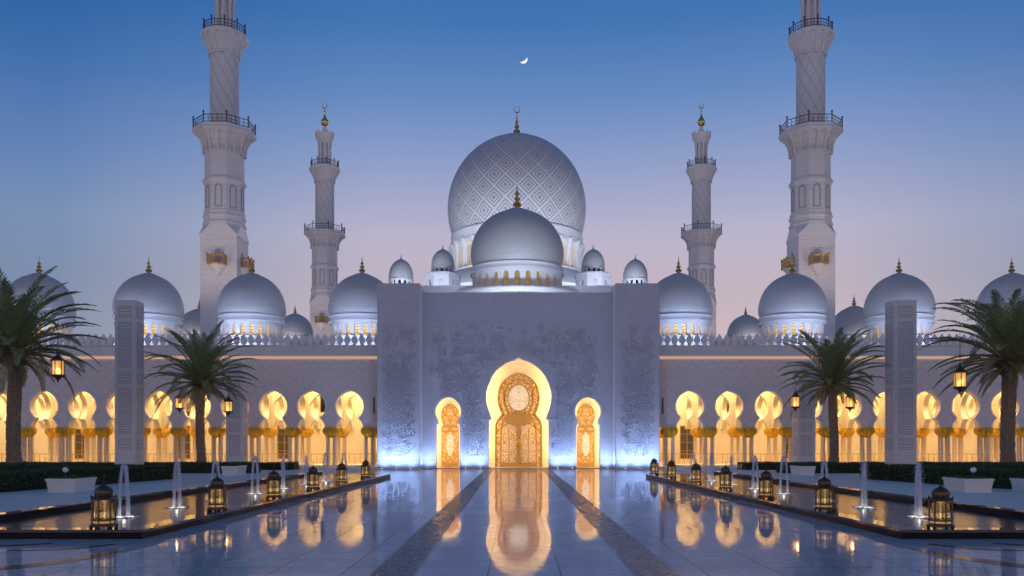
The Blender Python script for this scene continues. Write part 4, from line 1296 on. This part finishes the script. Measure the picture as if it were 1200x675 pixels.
# ------------------------------------------------------------------ lanterns on the kerbs
def floor_lantern(label, loc):
    t = thing('floor_lantern', label, 'lantern', loc, group='standing lanterns on the pool kerbs')
    x, y, z = loc
    o = (x, y, z)
    b = MB()
    for k in range(6):
        a = pi/6 + k*pi/3
        b.lathe([(.035,0),(.045,.03),(.02,.07)], 6, (x+.24*cos(a), y+.24*sin(a), z))
    b.lathe([(.27,.05),(.285,.06),(.285,.085),(.25,.10),(.235,.12)], 6, o, pi/6)
    b.lathe([(.235,.17),(.25,.18),(.25,.20),(.22,.21)], 6, o, pi/6)
    for k in range(6):
        a = pi/6 + k*pi/3; b.tube([(x+.225*cos(a), y+.225*sin(a), z+.10),(x+.225*cos(a), y+.225*sin(a), z+.20)], .014, 5)
    b.build('lantern_base', M['bronze'], t, smooth=0)
    c = MB()
    for k in range(6):
        a = pi/6 + k*pi/3
        c.tube([(x+.225*cos(a), y+.225*sin(a), z+.19),(x+.225*cos(a), y+.225*sin(a), z+.64)], .02, 6)
        c.lathe([(.02,0),(.028,.02),(.012,.05),(0,.09)], 6, (x+.235*cos(a), y+.235*sin(a), z+.66))
    c.lathe([(.21,.61),(.25,.62),(.255,.65),(.24,.67),(.2,.68)], 6, o, pi/6)
    c.build('lantern_frame', M['bronze'], t, smooth=0)
    for k in range(6):
        a = k*pi/3; ap = .225*cos(pi/6); hw = .225*.5-.018
        p = MB()
        pts = [(-hw,z+.21),(hw,z+.21),(hw,z+.55),(hw*.6,z+.60),(0,z+.615),(-hw*.6,z+.60),(-hw,z+.55)]
        n = len(pts)
        p.add([(q[0], -ap, q[1]) for q in pts], [tuple(range(n))])
        p.xform(Matrix.Translation((x, y, 0)) @ Matrix.Rotation(a, 4, 'Z'))
        p.build('pierced_panel', M['lantern_panel'], t, smooth=0)
    gl = MB().lathe([(.03,.21),(.17,.215),(.18,.24),(.18,.55),(.14,.59),(.05,.60)], 20, o); gl.build('glass_chimney', M['candle_soft'], t)
    MB().lathe([(.182,.25),(.186,.27),(.186,.33),(.182,.36)], 20, o).build('flame_glow', M['flame'], t)
    MB().lathe([(.0,.115),(.20,.12),(.20,.165),(.0,.17)], 12, o).build('lower_glow', M['candle_soft'], t)
    d = MB().lathe([(.20,.67),(.205,.69),(.165,.70),(.175,.74),(.18,.79),(.165,.84),(.13,.88),(.08,.91),(.04,.93),(.02,.95)], 24, o, lobes=12, lobe_amp=.04)
    d.build('lantern_dome', M['bronze'], t, smooth=50)
    f = MB().lathe([(.02,.94),(.03,.955),(.015,.97),(.012,1.0),(.022,1.015),(.008,1.03),(.004,1.06)], 10, o)
    f.tube([(x+.03*cos(a), y, z+1.09+.03*sin(a)) for a in [2*pi*i/14 for i in range(15)]], .006, 5)
    f.build('finial', M['bronze'], t)
    return t
lan_y = [17.95, 22.1, 26.9, 31.7, 36.4, 41.6, 46.2]
lan_x = [8.62, 7.80, 7.52, 7.33, 7.22, 7.1, 7.0]
fl_m = None
for s in (-1, 1):
    for i, (x, y) in enumerate(zip(lan_x, lan_y)):
        if s < 0 and i == 6: continue
        if s < 0 and i >= 4: x = x - .05
        lab = f'{["nearest","second","third","fourth","fifth","sixth","seventh"][i]}{"" if i == 0 else " nearest"} dark bronze lantern glowing on the {"left" if s<0 else "right"} pool kerb'
        xx = s*(x + (.0 if i == 0 else .02))
        loc = (xx, y, .193)
        if i > 0: loc = (s*(7.76-(y-17.4)*.021+.20), y, .193)
        if i == 0: loc = (s*8.65, 17.64, .193)
        if fl_m is None: fl_m = floor_lantern(lab, loc); fl_m.scale = (.97, .97, .97)
        else: copy_tree(fl_m, loc=loc, label=lab, rz=(i*.19+.05*s), scale=.93)

# ------------------------------------------------------------------ palms
def frond(mbg, mbr, base, az, e0, L, droop, rr, dry):
    n = 22
    p = Vector(base); pts = [p.copy()]; dirs = []
    twist = rr.uniform(-.25, .25)
    for i in range(n):
        u = i/n
        el = e0 - droop*(u**1.35)
        azz = az + twist*u
        d = Vector((cos(el)*cos(azz), cos(el)*sin(azz), sin(el)))
        dirs.append(d); p = p + d*(L/n); pts.append(p.copy())
    mbr.tube(pts[:-1], [.035*(1-i/n)**.8+.006 for i in range(n)], 4)
    m_ = 50
    for i in range(m_):
        u = .12 + .88*i/(m_-1)
        f = u*n; k = min(int(f), n-1); fr_ = f-k
        q = pts[k].lerp(pts[min(k+1, n)], fr_); d = dirs[k]
        side = d.cross(Vector((0,0,1)))
        if side.length < .05: side = Vector((-sin(az), cos(az), 0))
        side.normalize(); upv = side.cross(d).normalized()
        ll = L*(.135*sin(pi*min(1,(u*.86+.12)))**.7+.015)*rr.uniform(.85,1.1)
        for sgn in (-1, 1):
            ang = R(62 - 30*u) + rr.uniform(-.12,.12)
            ld = (d*cos(ang) + side*sgn*sin(ang)*.92 + upv*(.30+rr.uniform(-.15,.12))*sin(ang)).normalized()
            tip = q + ld*ll + Vector((0,0,-.10*ll*(1+u)))
            mid = q + ld*ll*.5
            wv = d.cross(ld).cross(ld).normalized()*(.022*L/4.3+.003)
            mbg.add([q-wv*.6, q+wv*.6, mid+wv, tip, mid-wv], [(0,1,2,3,4)])
def palm(name, label, loc, H, L, tr, seed, nf=78, scale=1):
    t = thing(name, label, 'palm tree', loc, group='date palms along the arcades')
    rr = random.Random(seed)
    x, y, z = loc
    tk = MB(); prof = []
    zz = 0; k = 0
    n = 18
    v = []; f = []
    rows = int(H/.13)
    for i in range(rows+1):
        u = i/rows
        r0 = tr*(1.12 - .25*min(1, u*6) + .0*u) if u < .17 else tr*(.87 - .03*u)
        if u > .90: r0 *= 1 + .45*sm(u, .90, .97)
        for j in range(n):
            a = 2*pi*j/n + (i % 2)*pi/n
            b_ = 1 + (.13 if (i+ j) % 2 == 0 else -.07) + rr.uniform(-.05,.05)
            v.append((x + r0*b_*cos(a) + .05*sin(u*5+seed), y + r0*b_*sin(a), z+H*u))
    for i in range(rows):
        for j in range(n):
            j2 = (j+1) % n; f.append((i*n+j, i*n+j2, (i+1)*n+j2, (i+1)*n+j))
    f.append(tuple(rows*n+j for j in range(n)))
    tk.add(v, f)
    # old leaf bases
    for i in range(90):
        a = rr.uniform(0, 2*pi); h = H*(1-.10*rr.random()**1.3)
        r1 = tr*1.15
        tk.tube([(x+r1*.7*cos(a), y+r1*.7*sin(a), z+h-.05), (x+r1*1.35*cos(a), y+r1*1.35*sin(a), z+h+.18)], [.06,.03], 4)
    tk.build('trunk', M['trunk'], t, smooth=0)
    g1, g2, rb = MB(), MB(), MB()
    top = Vector((x + .05*sin(5+seed), y, z+H+.05))
    for i in range(nf):
        u = i/nf
        az = i*2.39996 + rr.uniform(-.12,.12)
        e0 = R(86 - 98*u**1.05) + rr.uniform(-.08,.08)
        droop = R(46 + 48*rr.random() - 14*u)
        LL = L*(.78+.24*sin(pi*min(1,u+.25)))*rr.uniform(.9,1.06)
        b0 = top + Vector((cos(az)*tr*.45, sin(az)*tr*.45, .25*(1-u)))
        frond(g2 if (u > .80 or rr.random() < .12) else g1, rb, b0, az, e0, LL, droop, rr, 0)
    for i in range(9):
        az = rr.uniform(0, 2*pi); frond(g2, rb, top - Vector((0,0,.15)), az, R(-12)+rr.uniform(-.2,.2), L*rr.uniform(.35,.5), R(45), rr, 1)
    for mb in (g1, g2, rb): pass
    cr2 = g1.build('crown', M['frond'], t, smooth=0)
    g2.build('lower_fronds', M['frond_dry'], cr2, smooth=0)
    rb.build('frond_stems', M['frond_dry'], cr2, smooth=0)
    return t
palm('date_palm', 'large date palm at the left picture edge, thick trunk behind the hedge', (-25.4, 43.0, TZ), 6.0, 4.8, .35, 3, 66)
palm('date_palm', 'smaller date palm in front of the left arcade, beside the shorter pillar', (-19.4, 52.2, TZ), 5.05, 4.1, .28, 8, 58)
palm('date_palm', 'smaller date palm in front of the right arcade, beside the shorter pillar', (19.3, 52.2, TZ), 5.05, 4.05, .28, 13, 58)
palm('date_palm', 'large date palm at the right picture edge, thick trunk behind the hedge', (24.7, 43.0, TZ), 5.6, 4.6, .36, 22, 66)

# ------------------------------------------------------------------ hanging lanterns
def hang_lantern(label, loc, chain):
    """loc = centre of the body"""
    t = thing('hanging_lantern', label, 'lantern', loc, group='lanterns hanging from palm fronds')
    x, y, z = loc; o = loc
    fr_ = MB()
    fr_.lathe([(.26,.36),(.33,.37),(.34,.42),(.30,.45),(.22,.50),(.13,.60),(.06,.68),(.03,.74),(.05,.77),(.02,.82)], 6, o, pi/6)
    fr_.lathe([(.04,-.56),(.09,-.52),(.12,-.46),(.22,-.41),(.30,-.38),(.33,-.34),(.33,-.30),(.27,-.28)], 6, o, pi/6)
    fr_.lathe([(.0,-.72),(.025,-.66),(.05,-.60),(.03,-.55)], 8, o)
    for k in range(6):
        a = pi/6+k*pi/3; fr_.tube([(x+.28*cos(a), y+.28*sin(a), z-.30),(x+.28*cos(a), y+.28*sin(a), z+.37)], .022, 6)
    fr_.build('lantern_frame', M['bronze'], t, smooth=0)
    for k in range(6):
        a = k*pi/3; ap = .28*cos(pi/6)-.01; hw = .13
        p = MB().add([(-hw,-ap,z-.29),(hw,-ap,z-.29),(hw,-ap,z+.36),(-hw,-ap,z+.36)], [(0,1,2,3)])
        p.xform(Matrix.Translation((x, y, 0)) @ Matrix.Rotation(a, 4, 'Z')); p.build('glass_panel', M['lantern_glass'], t, smooth=0)
    MB().lathe([(.02,-.30),(.10,-.28),(.13,-.18),(.12,-.06),(.06,.02),(.02,.05)], 14, o).build('bulb', M['candle'], t)
    ch = MB()
    n = max(2, int(chain/.09))
    for i in range(n):
        zz = z+.82+chain*i/n
        ch.tube([(x+(.02*cos(a) if i % 2 else 0), y+(0 if i % 2 else .02*cos(a)), zz+.045+.05*sin(a)) for a in [2*pi*q/8 for q in range(9)]], .009, 4)
    ch.build('chain', M['bronze'], t)
    return t
def hp(px, py, d): return (-.13+(px-604.5)/1000*d, d, 2-(py-517)/1000*d)
HL = [((68,431),41.2,.9,1.0,'largest lantern hanging under the big left palm'),
      ((210.5,472),51.6,.9,.86,'lantern hanging left of the smaller left palm trunk'),
      ((267.5,476),51.6,.9,.86,'lantern hanging right of the smaller left palm trunk'),
      ((932,470.5),51.6,.9,.86,'lantern hanging left of the smaller right palm trunk'),
      ((996,471),51.6,.9,.86,'lantern hanging right of the smaller right palm trunk'),
      ((1125,445),41.2,.9,1.0,'largest lantern hanging under the big right palm')]
hm = None
for (pp, d, chn, sc_, lab) in HL:
    loc = hp(pp[0], pp[1]+1, d)
    if hm is None: hm = hang_lantern(lab, loc, 1.5); hm.scale = (sc_,)*3
    else: copy_tree(hm, loc=loc, label=lab, rz=pp[0]*.01, scale=sc_)
    light('lantern_bulb', 'POINT', (loc[0], loc[1]-.42, loc[2]), 5, (1, .62, .28), radius=.08)

# ------------------------------------------------------------------ hedges
def hedge(label, pts4, z0, h, n, seed):
    """pts4: footprint corners (counter-clockwise)"""
    cx_ = sum(p[0] for p in pts4)/4; cy_ = sum(p[1] for p in pts4)/4
    t = thing('hedge', label, 'hedge', (cx_, cy_, z0), group='clipped hedges on the terraces')
    sh_ = [(cx_+(p[0]-cx_)*.97, cy_+(p[1]-cy_)*.985) for p in pts4]
    v = [(x, y, z0) for x, y in sh_] + [(x, y, z0+h-.05) for x, y in sh_]
    MB().add(v, [(3,2,1,0),(4,5,6,7)] + [(i,(i+1)%4,4+(i+1)%4,4+i) for i in range(4)]).build('inner_core', M['hedge_core'], t, smooth=0)  # solid dark box under the leaf layer
    rr = random.Random(seed); mb = MB()
    P = [Vector((p[0], p[1], 0)) for p in pts4]
    areas = []
    for i in range(4): areas.append((P[(i+1)%4]-P[i]).length*h)
    areas.append((P[1]-P[0]).length*(P[2]-P[1]).length)
    tot = sum(areas)
    for _ in range(n):
        k = rr.random()*tot; i = 0
        while k > areas[i]: k -= areas[i]; i += 1
        if i < 4:
            e = P[(i+1)%4]-P[i]; q = P[i] + e*rr.random() + Vector((0,0,rr.random()*h))
            nr = Vector((e.y, -e.x, 0)).normalized()
        else:
            u, w_ = rr.random(), rr.random()
            q = (P[0]*(1-u)+P[1]*u)*(1-w_) + (P[3]*(1-u)+P[2]*u)*w_ + Vector((0,0,h)); nr = Vector((0,0,1))
        q = q + nr*rr.uniform(-.05,.035+.02*sin(q.x*2+q.y*1.3)); q.z += z0
        d1 = Vector((rr.uniform(-1,1), rr.uniform(-1,1), rr.uniform(-1,1))).normalized()
        d2 = d1.cross(nr + Vector((rr.uniform(-.6,.6),)*3)).normalized()
        s1 = rr.uniform(.035,.06); s2 = s1*.5
        mb.add([q-d1*s1, q+d2*s2, q+d1*s1, q-d2*s2], [(0,1,2,3)])
    mb.build('foliage', M['hedge'], t, smooth=0)
    return t
for s in (-1, 1):
    sd_n = 'left' if s < 0 else 'right'
    q = lambda L: [(s*a, b) for a, b in L] if s > 0 else [(s*a, b) for a, b in reversed(L)]
    hedge(f'long clipped hedge behind the planter on the {sd_n} terrace, nearest the camera', q([(17.3,30.2),(20.0,30.2),(18.0,38.5),(15.4,38.5)] if s > 0 else [(17.6,26),(20.0,26),(18.0,38.5),(15.4,38.5)]) , TZ, .62, 16000, 31+s)
    hedge(f'low clipped hedge across the {sd_n} terrace in front of the arcade', q([(13.2,50.4),(32,50.4),(32,51.4),(13.2,51.4)]), TZ, .42, 11000, 41+s)
    hedge(f'short clipped hedge behind the small planter on the {sd_n} terrace', q([(14.0,45.2),(19.2,45.2),(19.2,46.4),(14.0,46.4)]), TZ, .50, 5000, 51+s)
    hedge(f'dark clipped hedge around the big palm trunk on the {sd_n} terrace', q([(20.6,38.6),(34,38.6),(34,42.2),(20.6,42.2)]), TZ, .62, 13000, 61+s)
# ------------------------------------------------------------------ planters
def planter(label, x0, x1, y0, y1, h):
    cx_, cy_ = (x0+x1)/2, (y0+y1)/2
    t = thing('planter', label, 'planter', (cx_, cy_, TZ), group='white marble planters')
    a, b = (x1-x0)/2, (y1-y0)/2
    mb = MB()
    def ringv(k, z, ins=0): return [(cx_-a*k+ins, cy_-b*k+ins, z), (cx_+a*k-ins, cy_-b*k+ins, z), (cx_+a*k-ins, cy_+b*k-ins, z), (cx_-a*k+ins, cy_+b*k-ins, z)]
    rows = [ringv(.90, TZ), ringv(.90, TZ+.06), ringv(.88, TZ+.06), ringv(.96, TZ+h-.07), ringv(1.0, TZ+h-.06), ringv(1.0, TZ+h), ringv(1.0, TZ+h, .09), ringv(1.0, TZ+h-.09, .09)]
    v = [p for r_ in rows for p in r_]
    f = [(3,2,1,0)]
    for k in range(len(rows)-1):
        for i in range(4): f.append((k*4+i, k*4+(i+1)%4, k*4+4+(i+1)%4, k*4+4+i))
    n = len(rows)*4; f.append((n-4,n-3,n-2,n-1))
    mb.add(v, f)
    mb.build('planter_box', M['plain'], t, smooth=0)
    rr = random.Random(int(abs(x0)*10)); g = MB()
    for i in range(500):
        u = rr.uniform(-.8,.8); w = rr.uniform(-.85,.85)
        q = Vector((cx_+a*u, cy_+b*w, TZ+h-.08+rr.uniform(0,.10)))
        d1 = Vector((rr.uniform(-1,1), rr.uniform(-1,1), rr.uniform(.1,1.2))).normalized(); d2 = d1.cross(Vector((rr.uniform(-1,1),rr.uniform(-1,1),.2))).normalized()
        g.add([q, q+d2*.02+d1*.05, q+d1*.10, q-d2*.02+d1*.05], [(0,1,2,3)])
    g.build('ground_cover', M['hedge'], t, smooth=0)
for s in (-1, 1):
    sd_n = 'left' if s < 0 else 'right'
    x0, x1 = sorted((s*15.75, s*14.75))
    planter(f'large white marble planter by the long {sd_n} hedge, a globe lamp behind it', x0, x1, 28.3, 29.8, .45)
    x0, x1 = sorted((s*14.75, s*13.95))
    planter(f'small white marble planter near the far end of the {sd_n} pool', x0, x1, 42.3, 43.9, .46)
    gx = s*16.6
    t = thing('globe_lamp', f'small white globe above the {sd_n} hedge behind the large planter', 'globe lamp', (gx, 31.2, TZ), group='white globes')
    MB().lathe([(.05,0),(.03,.05),(.022,.5),(.04,.56)], 10, (gx, 31.2, TZ)).build('stem', M['rail'], t)
    MB().lathe([(.10*sin(pi*i/12)+.0001, .10-.10*cos(pi*i/12)) for i in range(13)], 18, (gx, 31.2, TZ+.55)).build('globe', M['globe'], t)
planter('white marble planter cut by the right picture edge', 17.05, 18.0, 28.4, 29.7, .42)

# ------------------------------------------------------------------ moon: the sunlit sliver of a far sphere
mo = MB()
D = 4000; mc = Vector((-.13+(613.2-604.5)/1000*D, D, 2+(517-69.5)/1000*D)); mr = 19.5
n = 24
v = []; f = []
for i in range(n+1):
    th = pi*i/n
    for j in range(7):
        ph = R(-4) + R(52)*(j/6)
        # lit limb faces right; rotated below
        ph2 = ph
        v.append((mr*sin(th)*cos(ph2), -mr*sin(th)*sin(ph2), mr*cos(th)))
for i in range(n):
    for j in range(6): f.append((i*7+j, i*7+j+1, (i+1)*7+j+1, (i+1)*7+j))
mo.add(v, f); mo.xform(Matrix.Translation(mc) @ Matrix.Rotation(R(52), 4, 'Y'))
moon = mo.build('moon', emis('moonlight', (.92,.95,1.0), 1.1), at=mc, smooth=30)
tag(moon, 'thin white crescent moon high above the main dome', 'moon')
